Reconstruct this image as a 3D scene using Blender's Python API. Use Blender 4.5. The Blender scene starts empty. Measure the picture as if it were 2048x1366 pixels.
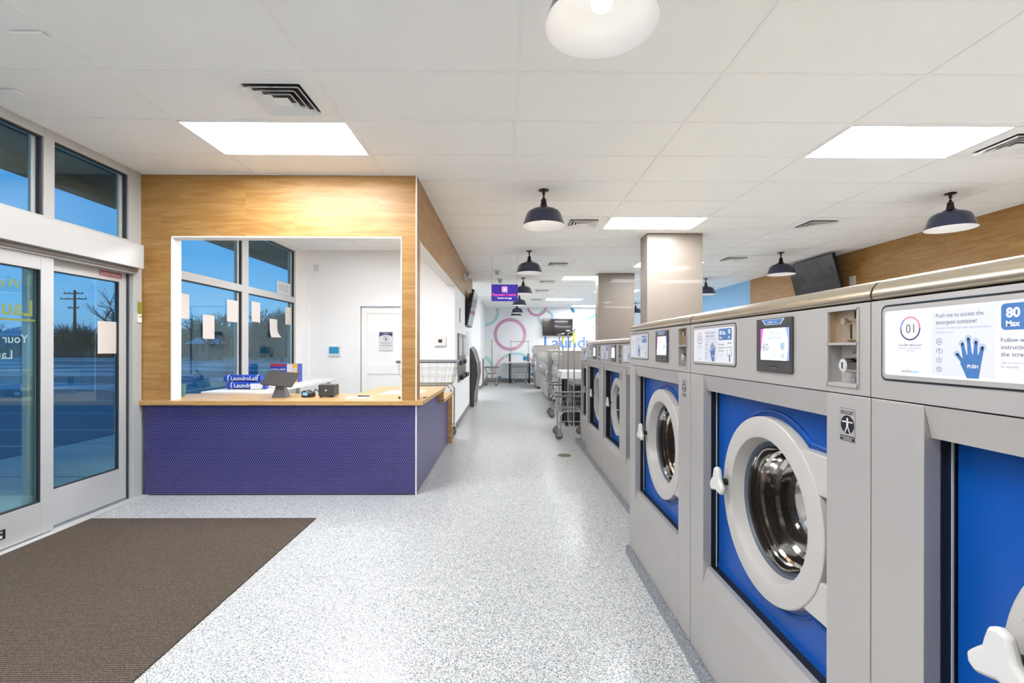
import bpy, math, random
from mathutils import Matrix, Vector
random.seed(7)
C = bpy.context.scene.collection
PI = math.pi

# ------------------------------------------------------------------ camera
F, YAW, ROLL, Y0, CZ = 952.0, .01016, .0015, 695.7, 1.39
H = CZ + 1.63                                   # ceiling height
cd = bpy.data.cameras.new('camera')
cd.sensor_width = 36; cd.lens = F / 2048 * 36; cd.shift_y = (Y0 - 683) / 2048
cd.clip_start = .02; cd.clip_end = 500
cam = bpy.data.objects.new('camera', cd); C.objects.link(cam)
cam.matrix_world = (Matrix.Translation((0, 0, CZ)) @ Matrix.Rotation(-YAW, 4, 'Z') @
                    Matrix.Rotation(PI / 2, 4, 'X') @ Matrix.Rotation(ROLL, 4, 'Z'))
bpy.context.scene.camera = cam

# ------------------------------------------------------------------ colour management, sky
sc = bpy.context.scene
sc.view_settings.view_transform = 'Standard'; sc.view_settings.look = 'None'
sc.view_settings.exposure = 0.0; sc.view_settings.gamma = 1.0
sc.view_settings.use_curve_mapping = False
sc.cycles.diffuse_bounces = 7; sc.cycles.glossy_bounces = 3; sc.cycles.max_bounces = 8; sc.cycles.transparent_max_bounces = 12
PANEL_L, BULB_L = 38.0, 3.2                    # radiance of troffer diffusers / lamp bulbs

def lin(c):
    if isinstance(c, str):
        c = [int(c[i:i + 2], 16) / 255 for i in (0, 2, 4)]
    return [x / 12.92 if x <= .04045 else ((x + .055) / 1.055) ** 2.4 for x in c] + [1.0]

wd = bpy.data.worlds.new('dusk_sky'); sc.world = wd; wd.use_nodes = True
nt = wd.node_tree; nt.nodes.clear()
out = nt.nodes.new('ShaderNodeOutputWorld'); bg = nt.nodes.new('ShaderNodeBackground')
tc = nt.nodes.new('ShaderNodeTexCoord'); sp = nt.nodes.new('ShaderNodeSeparateXYZ')
rp = nt.nodes.new('ShaderNodeValToRGB')
nt.links.new(tc.outputs['Generated'], sp.inputs[0])
el = rp.color_ramp.elements
el[0].position = 0.0; el[0].color = lin('7FA3D6')
el[1].position = 1.0; el[1].color = lin('2F6FC0')
for p_, c_ in ((.06, '7AB2EA'), (.16, '52A6F0'), (.32, '3F92E8'), (.6, '3A80D4')):
    e = rp.color_ramp.elements.new(p_); e.color = lin(c_)
nt.links.new(sp.outputs['Z'], rp.inputs[0])
nz = nt.nodes.new('ShaderNodeTexNoise'); nz.inputs['Scale'].default_value = 2.2; nz.inputs['Detail'].default_value = 4
mp = nt.nodes.new('ShaderNodeMapping'); mp.inputs['Scale'].default_value = (1, 1, 5)
nt.links.new(tc.outputs['Generated'], mp.inputs[0]); nt.links.new(mp.outputs[0], nz.inputs['Vector'])
cr = nt.nodes.new('ShaderNodeValToRGB'); cr.color_ramp.elements[0].position = .5; cr.color_ramp.elements[1].position = .75
cr.color_ramp.elements[1].color = (.45, .45, .45, 1)
nt.links.new(nz.outputs[0], cr.inputs[0])
mx = nt.nodes.new('ShaderNodeMixRGB'); mx.inputs[2].default_value = lin('93AEE0')
nt.links.new(cr.outputs[0], mx.inputs[0]); nt.links.new(rp.outputs[0], mx.inputs[1])
nt.links.new(mx.outputs[0], bg.inputs[0]); bg.inputs[1].default_value = 1.35
nt.links.new(bg.outputs[0], out.inputs[0])

# ------------------------------------------------------------------ materials
MATS = {}
def mat(name, col, rough=.5, metal=0., emit=None, spec=.5, coat=0., bump=None, var=None):
    m = bpy.data.materials.new(name); m.use_nodes = True
    b = m.node_tree.nodes['Principled BSDF']
    b.inputs['Base Color'].default_value = lin(col); b.inputs['Roughness'].default_value = rough
    b.inputs['Metallic'].default_value = metal; b.inputs['Specular IOR Level'].default_value = spec
    b.inputs['Coat Weight'].default_value = coat
    n, l = m.node_tree.nodes, m.node_tree.links
    if emit:
        b.inputs['Emission Color'].default_value = lin(col); b.inputs['Emission Strength'].default_value = emit
    if var or bump:
        t = n.new('ShaderNodeTexCoord'); z = n.new('ShaderNodeTexNoise')
        s = (var or bump)[0]; z.inputs['Scale'].default_value = s; z.inputs['Detail'].default_value = 4
        l.new(t.outputs['Object'], z.inputs['Vector'])
        if var:
            r = n.new('ShaderNodeMixRGB'); r.inputs[1].default_value = lin(col); r.inputs[2].default_value = lin(var[1])
            l.new(z.outputs[0], r.inputs[0]); l.new(r.outputs[0], b.inputs['Base Color'])
        if bump:
            q = n.new('ShaderNodeBump'); q.inputs['Strength'].default_value = bump[1]; q.inputs['Distance'].default_value = .002
            l.new(z.outputs[0], q.inputs['Height']); l.new(q.outputs[0], b.inputs['Normal'])
    MATS[name] = m
    return m

M = {}
M['wall'] = mat('white wall paint', 'EEEEED', .7, bump=(180, .08))
M['ceil'] = mat('white ceiling tile', 'FAFAF8', .85, bump=(260, .15))
M['tbar'] = mat('white ceiling grid', 'F6F6F4', .5)
M['alu'] = mat('pale anodised aluminium', 'C3C4C3', .42, .2, var=(3, 'BCBDBC'))
M['gasket'] = mat('dark gasket rubber', '2B2D30', .6)
M['whitetrim'] = mat('white trim', 'EEEEEC', .45)
M['steel'] = mat('brushed stainless sheet', 'B0ABA6', .4, .35, var=(5, 'ABA6A1'))
M['lid'] = mat('stainless lid', 'BDB19C', .26, .85)
M['door'] = mat('warm light grey door ring', 'B0ABA5', .38)
M['blue'] = mat('royal blue panel', '004593', .33, 0, spec=.35)
M['black'] = mat('black plastic', '151517', .4)
M['dark'] = mat('charcoal plastic', '3B3937', .4)
M['chrome'] = mat('polished chrome', 'D8D8DA', .12, 1.)
M['wire'] = mat('satin wire chrome', 'B9B7B4', .25, .9)
M['brass'] = mat('warm brushed metal', 'B9A68F', .35, .7)
M['drum'] = mat('drum steel', 'C9C4BC', .25, .9)
M['rubber'] = mat('grey blue door gasket', '4C535F', .5)
M['label'] = mat('white label', 'D6D6D9', .35)
M['labelgrey'] = mat('pale lilac label panel', 'C9C9D0', .35)
M['inkblue'] = mat('label blue', '3E6A9E', .4)
M['inkgrey'] = mat('label slate text', '5A6070', .4)
M['inkpale'] = mat('label pale text', 'A6A9B6', .4)
M['inkpink'] = mat('label pink', 'DE7396', .4)
M['inkmid'] = mat('label periwinkle', '6E7FD0', .4)
M['inknavy'] = mat('label navy', '3B4468', .4)
M['screen'] = mat('lit washer screen', 'E4F2F8', .2, emit=.75)
M['scrtext'] = mat('screen text', '3E4C60', .3)
M['scrpale'] = mat('screen pale text', '9FB4C6', .3)
M['scrpink'] = mat('lit pink screen edge', 'D653B4', .2, emit=.5)
M['scrblue'] = mat('lit blue screen edge', '7F93DC', .2, emit=.5)
M['navy'] = mat('navy lamp enamel', '1F2540', .25, coat=.5)
M['lampwhite'] = mat('white lamp enamel', 'F7F7F7', .35)
M['blackmetal'] = mat('black lamp metal', '101114', .35)
M['bulb'] = mat('lit bulb', 'FFF8EC', .5, emit=BULB_L)
M['panel'] = mat('lit ceiling panel', 'F7FAFF', .5, emit=PANEL_L)
M['column'] = mat('taupe column wallcovering', '887D72', .42, .0, var=(9, '83786D'), coat=.15)
M['skyblue'] = mat('pale blue wall paint', '7FB6E0', .6, var=(.7, 'A2CBEA'))
M['base'] = mat('grey vinyl cove base', '7E7B79', .5)
M['plinth'] = mat('speckled grey coved base', '77757A', .5)
M['paper'] = mat('white paper', 'CDC6C0', .8)
M['tvscreen'] = mat('dark glossy screen', '242022', .08, coat=.6)
M['yellow'] = mat('yellow sleeve', 'D9DE2A', .4)
M['grayrub'] = mat('grey bumper', '6B6C70', .5)
M['ledge'] = mat('white laminate', 'E3E2E0', .35)
M['purple'] = mat('purple lit sign', '37229C', .3, emit=.5)
M['signpink'] = mat('pink lit lettering', 'F0479A', .3, emit=.8)
M['signwhite'] = mat('white lit lettering', 'FFFFFF', .3, emit=.8)
M['bagblue'] = mat('blue plastic bag', '1B40A8', .3, coat=.3)
M['red'] = mat('red print', 'C02B3C', .4)
M['orange'] = mat('yellow print', 'E9B22C', .4)
M['teal'] = mat('teal cup', '4E7F80', .4)
M['mpink'] = mat('mural rose', 'CF9DB6', .7)
M['mlpink'] = mat('mural pale pink', 'DDAFBD', .7)
M['mteal'] = mat('mural pale teal', 'B5D6DA', .7)
M['mblue'] = mat('mural light blue', '7FB6DA', .7)
M['mdeep'] = mat('mural deep teal blue', '2A8DB8', .7)
M['mtext'] = mat('mural lettering blue', '5B86CF', .7)
M['mtextgrey'] = mat('mural lettering slate', '5B6372', .7)
M['gold'] = mat('gold vinyl lettering', 'A69A4A', .5)
M['vinyl'] = mat('pale vinyl lettering', 'C4CCCB', .5)
M['olive'] = mat('olive sensor lens', '8E8A3C', .4)
M['concrete'] = mat('pale concrete', 'DCDACB', .9, var=(2, 'CFCDC0'))
M['soffit'] = mat('dark canopy underside', '56575C', .9)
M['fascia'] = mat('tan canopy beam', '8A8078', .8)
M['bark'] = mat('bare bark', '6B564C', .9)
M['poleb'] = mat('weathered pole', '5E4740', .9)
M['fence'] = mat('brown board fence', '6A4A42', .9, var=(6, '4E3834'))
M['snow'] = mat('old snow', 'A9BCD6', .9)
M['house'] = mat('grey siding', '555564', .9)
M['paintline'] = mat('worn stall line paint', 'B5BDA8', .8)
M['drain'] = mat('bronze drain cover', '7A6A45', .4, .5)
M['kiosk'] = mat('grey kiosk metal', '8C8A8A', .35, .5)
M['maroon'] = mat('maroon cap', '9B3A4E', .4)

for k_ in ('screen', 'scrpink', 'scrblue', 'purple', 'signpink', 'signwhite'): M[k_].cycles.emission_sampling = 'NONE'
def nodes_of(name):
    m = bpy.data.materials.new(name); m.use_nodes = True
    return m, m.node_tree.nodes, m.node_tree.links, m.node_tree.nodes['Principled BSDF']
def math_(n, l, op, a, b=None, c=None):
    k = n.new('ShaderNodeMath'); k.operation = op
    for i, v in enumerate((a, b, c)):
        if v is None: continue
        if isinstance(v, (int, float)): k.inputs[i].default_value = v
        else: l.new(v, k.inputs[i])
    return k.outputs[0]
def mixc(n, l, fac, a, b):
    k = n.new('ShaderNodeMixRGB')
    for i, v in enumerate((fac, a, b)):
        if isinstance(v, (int, float)): k.inputs[i].default_value = v
        elif isinstance(v, (list, tuple)): k.inputs[i].default_value = v
        else: l.new(v, k.inputs[i])
    return k.outputs[0]

# glass pane: clear body with mirror reflection by angle
def glass(name, tint, k=1.0, rough=0.0):
    m, n, l, b = nodes_of(name); n.remove(b)
    o = n['Material Output']; tr = n.new('ShaderNodeBsdfTransparent'); tr.inputs[0].default_value = lin(tint)
    gl = n.new('ShaderNodeBsdfGlossy'); gl.inputs['Roughness'].default_value = rough; gl.inputs[0].default_value = (.9, .95, 1, 1)
    fr = n.new('ShaderNodeFresnel'); fr.inputs[0].default_value = 1.5
    mx = n.new('ShaderNodeMixShader')
    l.new(math_(n, l, 'MULTIPLY', fr.outputs[0], k), mx.inputs[0]); l.new(tr.outputs[0], mx.inputs[1]); l.new(gl.outputs[0], mx.inputs[2])
    l.new(mx.outputs[0], o.inputs[0]); return m
M['glass'] = glass('window glass', 'E6F4F2', .2)
def bowl(name, tint, k, body, w):
    m, n, l, b = nodes_of(name); o = n['Material Output']
    b.inputs['Base Color'].default_value = lin(body); b.inputs['Roughness'].default_value = .3
    t = n.new('ShaderNodeTexCoord'); v = n.new('ShaderNodeTexVoronoi'); v.inputs['Scale'].default_value = 110
    l.new(t.outputs['Object'], v.inputs['Vector'])
    bp = n.new('ShaderNodeBump'); bp.inputs['Strength'].default_value = .5 if w > .2 else 0; bp.inputs['Distance'].default_value = .002; bp.invert = True
    l.new(v.outputs['Distance'], bp.inputs['Height']); l.new(bp.outputs[0], b.inputs['Normal'])
    tr = n.new('ShaderNodeBsdfTransparent'); tr.inputs[0].default_value = lin(tint)
    gl = n.new('ShaderNodeBsdfGlossy'); gl.inputs['Roughness'].default_value = .09; gl.inputs[0].default_value = (.9, .88, .85, 1)
    fr = n.new('ShaderNodeFresnel'); fr.inputs[0].default_value = 1.5
    m1 = n.new('ShaderNodeMixShader'); m1.inputs[0].default_value = w; l.new(tr.outputs[0], m1.inputs[1]); l.new(b.outputs[0], m1.inputs[2])
    m2 = n.new('ShaderNodeMixShader'); l.new(math_(n, l, 'MULTIPLY', fr.outputs[0], k), m2.inputs[0]); l.new(m1.outputs[0], m2.inputs[1]); l.new(gl.outputs[0], m2.inputs[2])
    l.new(m2.outputs[0], o.inputs[0]); return m
M['porthole'] = bowl('washer door glass', '9C9086', .8, '4A423C', .12)
M['wetglass'] = bowl('beaded wet glass', 'A8A098', .4, 'B0A99E', .5)

# terrazzo-like chip floor
def chips(name, base, dens, rough):
    m, n, l, b = nodes_of(name)
    t = n.new('ShaderNodeTexCoord'); col = None
    prev = lin(base)
    nz = n.new('ShaderNodeTexNoise'); nz.inputs['Scale'].default_value = 60; nz.inputs['Detail'].default_value = 2
    l.new(t.outputs['Object'], nz.inputs['Vector'])
    add = n.new('ShaderNodeVectorMath'); add.operation = 'MULTIPLY_ADD'
    l.new(nz.outputs['Color'], add.inputs[0]); add.inputs[1].default_value = (.012, .012, .012); l.new(t.outputs['Object'], add.inputs[2])
    for sc_, c_, th, rad, seed in ((120, 'A4A6A6', .62, .46, 0), (150, '7E8590', .36, .42, 3.1), (170, '5A5E62', .30, .42, 15.7), (185, '2E3236', .34, .40, 7.7),
                                   (120, '56688F', .06, .40, 12.3), (130, 'A59276', .03, .35, 21.9)):
        v = n.new('ShaderNodeTexVoronoi'); v.inputs['Scale'].default_value = sc_
        mp = n.new('ShaderNodeMapping'); mp.inputs['Location'].default_value = (seed, seed * 2, 0)
        l.new(add.outputs[0], mp.inputs[0]); l.new(mp.outputs[0], v.inputs['Vector'])
        s = n.new('ShaderNodeSeparateColor'); l.new(v.outputs['Color'], s.inputs[0])
        pick = math_(n, l, 'LESS_THAN', s.outputs[0], th * dens)
        near = math_(n, l, 'LESS_THAN', v.outputs['Distance'], rad)
        prev = mixc(n, l, math_(n, l, 'MULTIPLY', pick, near), prev, lin(c_))
    l.new(prev, b.inputs['Base Color']); b.inputs['Roughness'].default_value = rough
    b.inputs['Coat Weight'].default_value = .25; b.inputs['Coat Roughness'].default_value = .18
    return m
M['floor'] = chips('chip floor', 'CDCDC9', 1.0, .42)
M['plinth'] = chips('chip plinth', '8C8C90', 2.6, .45)

# planks; coordinates run along the wall and up it
def oak(name, horiz=False, c1='BA9256', c2='A27437', c3='845728', rough=.42):
    m, n, l, b = nodes_of(name)
    t = n.new('ShaderNodeTexCoord'); s = n.new('ShaderNodeSeparateXYZ'); l.new(t.outputs['Object'], s.inputs[0])
    cb = n.new('ShaderNodeCombineXYZ')
    if horiz:
        l.new(s.outputs['X'], cb.inputs[0]); l.new(math_(n, l, 'ADD', s.outputs['Y'], s.outputs['Z']), cb.inputs[1])
    else:
        l.new(math_(n, l, 'ADD', s.outputs['X'], s.outputs['Y']), cb.inputs[0]); l.new(s.outputs['Z'], cb.inputs[1])
    br = n.new('ShaderNodeTexBrick'); br.inputs['Scale'].default_value = 1
    br.inputs['Brick Width'].default_value = 1.25 if not horiz else .45; br.inputs['Row Height'].default_value = .19 if not horiz else .04
    br.inputs['Mortar Size'].default_value = .0008; br.inputs['Mortar Smooth'].default_value = .3
    br.inputs['Color1'].default_value = (0, 0, 0, 1); br.inputs['Color2'].default_value = (1, 1, 1, 1); br.inputs['Mortar'].default_value = (.5, .5, .5, 1)
    br.offset = .37; l.new(cb.outputs[0], br.inputs['Vector'])
    vm = n.new('ShaderNodeVectorMath'); vm.operation = 'MULTIPLY_ADD'
    l.new(br.outputs['Color'], vm.inputs[0]); vm.inputs[1].default_value = (3.7, 5.1, 2.2); l.new(cb.outputs[0], vm.inputs[2])
    mp = n.new('ShaderNodeMapping'); mp.inputs['Scale'].default_value = (1.6, 16, 1); l.new(vm.outputs[0], mp.inputs[0])
    z1 = n.new('ShaderNodeTexNoise'); z1.inputs['Scale'].default_value = 1.3; z1.inputs['Detail'].default_value = 6; z1.inputs['Distortion'].default_value = .7
    l.new(mp.outputs[0], z1.inputs['Vector'])
    mp2 = n.new('ShaderNodeMapping'); mp2.inputs['Scale'].default_value = (5, 120, 1); l.new(vm.outputs[0], mp2.inputs[0])
    z2 = n.new('ShaderNodeTexNoise'); z2.inputs['Scale'].default_value = 1; z2.inputs['Detail'].default_value = 3; l.new(mp2.outputs[0], z2.inputs['Vector'])
    r1 = n.new('ShaderNodeValToRGB'); r1.color_ramp.elements[0].position = .36; r1.color_ramp.elements[0].color = lin(c2)
    r1.color_ramp.elements[1].position = .62; r1.color_ramp.elements[1].color = lin(c1); l.new(z1.outputs[0], r1.inputs[0])
    k = math_(n, l, 'MULTIPLY', math_(n, l, 'GREATER_THAN', z1.outputs[0], .69), .45)
    c = mixc(n, l, k, r1.outputs[0], lin(c3))
    kk = n.new('ShaderNodeMapRange'); l.new(z2.outputs[0], kk.inputs[0]); kk.inputs[1].default_value = .3; kk.inputs[2].default_value = .7
    kk.inputs[3].default_value = 0; kk.inputs[4].default_value = .42
    c = mixc(n, l, kk.outputs[0], c, lin(c3))
    mp3 = n.new('ShaderNodeMapping'); mp3.inputs['Scale'].default_value = (1.1, 7.5, 1); l.new(vm.outputs[0], mp3.inputs[0])
    z3 = n.new('ShaderNodeTexNoise'); z3.inputs['Scale'].default_value = 1.2; z3.inputs['Detail'].default_value = 3; z3.inputs['Distortion'].default_value = 1.6; l.new(mp3.outputs[0], z3.inputs['Vector'])
    band = math_(n, l, 'LESS_THAN', math_(n, l, 'ABSOLUTE', math_(n, l, 'SUBTRACT', z3.outputs[0], .60)), .0035)
    gate = math_(n, l, 'GREATER_THAN', z1.outputs[0], .5)
    if not horiz: c = mixc(n, l, math_(n, l, 'MULTIPLY', math_(n, l, 'MULTIPLY', band, gate), .6), c, lin('6A4420'))
    v = n.new('ShaderNodeSeparateColor'); l.new(br.outputs['Color'], v.inputs[0])
    c = mixc(n, l, math_(n, l, 'MULTIPLY', v.outputs[0], .28), c, lin(c2))
    l.new(c, b.inputs['Base Color']); b.inputs['Roughness'].default_value = rough
    return m
M['oak'] = oak('oak cladding')
M['oaktop'] = oak('oak butcher block', True, 'D0AE78', 'B88E50', 'A07038', .3)

# penny tiles on a hexagonal lattice
def penny():
    m, n, l, b = nodes_of('penny tile')
    P_ = .0205; Q = P_ * math.sqrt(3)
    t = n.new('ShaderNodeTexCoord'); s = n.new('ShaderNodeSeparateXYZ'); l.new(t.outputs['Object'], s.inputs[0])
    u = math_(n, l, 'ADD', math_(n, l, 'ADD', s.outputs['X'], s.outputs['Y']), 20.0)
    v = math_(n, l, 'ADD', s.outputs['Z'], 1.0)
    ds = []
    for o in (0, .5):
        a = math_(n, l, 'SUBTRACT', math_(n, l, 'MODULO', math_(n, l, 'ADD', u, P_ * o), P_), P_ / 2)
        c = math_(n, l, 'SUBTRACT', math_(n, l, 'MODULO', math_(n, l, 'ADD', v, Q * o), Q), Q / 2)
        ds.append(math_(n, l, 'SQRT', math_(n, l, 'ADD', math_(n, l, 'MULTIPLY', a, a), math_(n, l, 'MULTIPLY', c, c))))
    d = math_(n, l, 'MINIMUM', ds[0], ds[1])
    mr = n.new('ShaderNodeMapRange'); l.new(d, mr.inputs[0]); mr.inputs[1].default_value = .0084; mr.inputs[2].default_value = .0094
    c = mixc(n, l, mr.outputs[0], lin('1C1F5C'), lin('6C6496'))
    l.new(c, b.inputs['Base Color'])
    r = n.new('ShaderNodeMapRange'); l.new(mr.outputs[0], r.inputs[0]); r.inputs[3].default_value = .22; r.inputs[4].default_value = .75
    l.new(r.outputs[0], b.inputs['Roughness'])
    hh = n.new('ShaderNodeMapRange'); l.new(d, hh.inputs[0]); hh.inputs[1].default_value = .006; hh.inputs[2].default_value = .0095
    hh.inputs[3].default_value = 1; hh.inputs[4].default_value = 0
    bp = n.new('ShaderNodeBump'); bp.inputs['Strength'].default_value = .5; bp.inputs['Distance'].default_value = .0012
    l.new(hh.outputs[0], bp.inputs['Height']); l.new(bp.outputs[0], b.inputs['Normal'])
    return m
M['penny'] = penny()

def ribmat():
    m, n, l, b = nodes_of('ribbed entrance carpet')
    t = n.new('ShaderNodeTexCoord')
    z = n.new('ShaderNodeTexNoise'); z.inputs['Scale'].default_value = 130; z.inputs['Detail'].default_value = 3; l.new(t.outputs['Object'], z.inputs['Vector'])
    z3 = n.new('ShaderNodeTexNoise'); z3.inputs['Scale'].default_value = 2.2; z3.inputs['Detail'].default_value = 3; l.new(t.outputs['Object'], z3.inputs['Vector'])
    mp = n.new('ShaderNodeMapping'); mp.inputs['Rotation'].default_value = (0, 0, math.radians(90)); l.new(t.outputs['Object'], mp.inputs[0])
    w = n.new('ShaderNodeTexWave'); w.inputs['Scale'].default_value = 24; w.inputs['Distortion'].default_value = 3.5; w.inputs['Detail'].default_value = 3
    w.inputs['Detail Scale'].default_value = 6; l.new(mp.outputs[0], w.inputs['Vector'])
    f = math_(n, l, 'ADD', math_(n, l, 'MULTIPLY', w.outputs['Fac'], .45), math_(n, l, 'MULTIPLY', z.outputs[0], .55))
    r = n.new('ShaderNodeValToRGB'); r.color_ramp.elements[0].position = .28; r.color_ramp.elements[0].color = lin('352E27')
    r.color_ramp.elements[1].position = .78; r.color_ramp.elements[1].color = lin('6F655B'); l.new(f, r.inputs[0])
    c = mixc(n, l, math_(n, l, 'MULTIPLY', z3.outputs[0], .35), r.outputs[0], lin('4C4033'))
    l.new(c, b.inputs['Base Color']); b.inputs['Roughness'].default_value = .95; b.inputs['Specular IOR Level'].default_value = .1
    bp = n.new('ShaderNodeBump'); bp.inputs['Strength'].default_value = .8; bp.inputs['Distance'].default_value = .004
    l.new(f, bp.inputs['Height']); l.new(bp.outputs[0], b.inputs['Normal'])
    return m
M['mat'] = ribmat()

def asphalt():
    m, n, l, b = nodes_of('wet asphalt with old snow')
    t = n.new('ShaderNodeTexCoord'); s = n.new('ShaderNodeSeparateXYZ'); l.new(t.outputs['Object'], s.inputs[0])
    mp = n.new('ShaderNodeMapping'); mp.inputs['Scale'].default_value = (.06, .3, 1); l.new(t.outputs['Object'], mp.inputs[0])
    z = n.new('ShaderNodeTexNoise'); z.inputs['Scale'].default_value = 1; z.inputs['Detail'].default_value = 5; l.new(mp.outputs[0], z.inputs['Vector'])
    far = n.new('ShaderNodeMapRange'); l.new(s.outputs['Y'], far.inputs[0]); far.inputs[1].default_value = 11; far.inputs[2].default_value = 19
    thr = math_(n, l, 'SUBTRACT', .78, math_(n, l, 'MULTIPLY', far.outputs[0], .27))
    k = math_(n, l, 'MULTIPLY', math_(n, l, 'GREATER_THAN', z.outputs[0], thr), .8)
    z2 = n.new('ShaderNodeTexNoise'); z2.inputs['Scale'].default_value = 5; z2.inputs['Detail'].default_value = 5; l.new(t.outputs['Object'], z2.inputs['Vector'])
    c = mixc(n, l, z2.outputs[0], lin('706860'), lin('8A8076'))
    l.new(mixc(n, l, k, c, lin('DDD2C8')), b.inputs['Base Color']); b.inputs['Roughness'].default_value = .6
    return m
M['asphalt'] = asphalt()

def perf():
    m, n, l, b = nodes_of('perforated drum steel')
    t = n.new('ShaderNodeTexCoord'); v = n.new('ShaderNodeTexVoronoi'); v.inputs['Scale'].default_value = 55; v.inputs['Randomness'].default_value = .15
    l.new(t.outputs['Object'], v.inputs['Vector'])
    k = math_(n, l, 'LESS_THAN', v.outputs['Distance'], .22)
    l.new(mixc(n, l, k, lin('D2CBBE'), lin('2A2826')), b.inputs['Base Color'])
    b.inputs['Metallic'].default_value = .6; b.inputs['Roughness'].default_value = .35
    return m
M['perf'] = perf()

# ------------------------------------------------------------------ mesh builder
TXT = {}
def text_mesh(body, bold=0.):
    key = (body, bold)
    if key in TXT: return TXT[key]
    cu = bpy.data.curves.new('lettering', 'FONT'); cu.body = body; cu.size = 1; cu.offset = bold; cu.resolution_u = 3
    o = bpy.data.objects.new('lettering', cu); C.objects.link(o)
    dg = bpy.context.evaluated_depsgraph_get(); me = o.evaluated_get(dg).to_mesh()
    v = [tuple(x.co) for x in me.vertices]; f = [tuple(p.vertices) for p in me.polygons]
    o.evaluated_get(dg).to_mesh_clear(); bpy.data.objects.remove(o); bpy.data.curves.remove(cu)
    TXT[key] = (v, f); return TXT[key]

class MB:
    def __init__(s): s.v, s.f, s.m, s.mats = [], [], [], []
    def mi(s, mt):
        if isinstance(mt, str): mt = M[mt]
        if mt not in s.mats: s.mats.append(mt)
        return s.mats.index(mt)
    def add(s, vs, fs, mt):
        k = len(s.v); i = s.mi(mt); s.v += [tuple(a) for a in vs]
        for f in fs: s.f.append(tuple(a + k for a in f)); s.m.append(i)
        return s
    def box(s, x0, x1, y0, y1, z0, z1, mt):
        v = [(x, y, z) for x in (x0, x1) for y in (y0, y1) for z in (z0, z1)]
        return s.add(v, [(0, 1, 3, 2), (4, 6, 7, 5), (0, 4, 5, 1), (2, 3, 7, 6), (0, 2, 6, 4), (1, 5, 7, 3)], mt)
    def quad(s, a, b, c, d, mt): return s.add([a, b, c, d], [(0, 1, 2, 3)], mt)
    def tube(s, p, q, r, mt, n=6, r2=None):
        p, q = Vector(p), Vector(q); d = q - p
        if d.length < 1e-6: return s
        d.normalize(); a = d.orthogonal().normalized(); b = d.cross(a); r2 = r if r2 is None else r2
        vs = [p + (a * math.cos(t) + b * math.sin(t)) * r for t in [2 * PI * i / n for i in range(n)]]
        vs += [q + (a * math.cos(t) + b * math.sin(t)) * r2 for t in [2 * PI * i / n for i in range(n)]]
        fs = [(i, (i + 1) % n, n + (i + 1) % n, n + i) for i in range(n)] + [tuple(range(n - 1, -1, -1)), tuple(range(n, 2 * n))]
        return s.add(vs, fs, mt)
    def path(s, pts, r, mt, n=6):
        for a, b in zip(pts, pts[1:]): s.tube(a, b, r, mt, n)
        return s
    def lathe(s, prof, o, axis, mt, n=32, a0=0, a1=2 * PI):
        # prof: (radius, distance along axis)
        o = Vector(o); ax = Vector(axis).normalized(); a = ax.orthogonal().normalized(); b = ax.cross(a)
        full = abs(a1 - a0 - 2 * PI) < 1e-6; m_ = n if full else n + 1
        vs = []
        for r, h in prof:
            for i in range(m_):
                t = a0 + (a1 - a0) * i / n; vs.append(o + ax * h + (a * math.cos(t) + b * math.sin(t)) * r)
        fs = []
        for j in range(len(prof) - 1):
            for i in range(n):
                k = (i + 1) % m_; fs.append((j * m_ + i, j * m_ + k, (j + 1) * m_ + k, (j + 1) * m_ + i))
        return s.add(vs, fs, mt)
    def prism(s, pts, o, right, up, depth, mt):
        # outline pts (a,b) in the plane (right, up) at o, pushed along -normal by depth
        o, R, U = Vector(o), Vector(right), Vector(up); N = R.cross(U); n = len(pts)
        vs = [o + R * a + U * b for a, b in pts] + [o + R * a + U * b - N * depth for a, b in pts]
        fs = [tuple(range(n)), tuple(range(2 * n - 1, n - 1, -1))] + [(i, n + i, n + (i + 1) % n, (i + 1) % n) for i in range(n)]
        return s.add(vs, fs, mt)
    def build(s, name, parent=None, smooth=False, bevel=0, loc=None, ang=35):
        me = bpy.data.meshes.new(name); me.from_pydata(s.v, [], s.f)
        for m_ in s.mats: me.materials.append(m_)
        me.polygons.foreach_set('material_index', s.m)
        if smooth:
            me.polygons.foreach_set('use_smooth', [True] * len(s.f)); me.set_sharp_from_angle(angle=math.radians(ang))
        me.update()
        o = bpy.data.objects.new(name, me); C.objects.link(o)
        if parent: o.parent = parent
        if loc: o.location = loc
        if bevel:
            b = o.modifiers.new('edge', 'BEVEL'); b.width = bevel; b.segments = 2; b.limit_method = 'ANGLE'; b.angle_limit = math.radians(40)
            b.harden_normals = False
        return o

def rrect(a0, b0, a1, b1, r, n=5):
    p = []
    for cx, cy, t0 in ((a1 - r, b1 - r, 0), (a0 + r, b1 - r, PI / 2), (a0 + r, b0 + r, PI), (a1 - r, b0 + r, 3 * PI / 2)):
        for i in range(n + 1):
            t = t0 + PI / 2 * i / n; p.append((cx + r * math.cos(t), cy + r * math.sin(t)))
    return p

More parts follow.
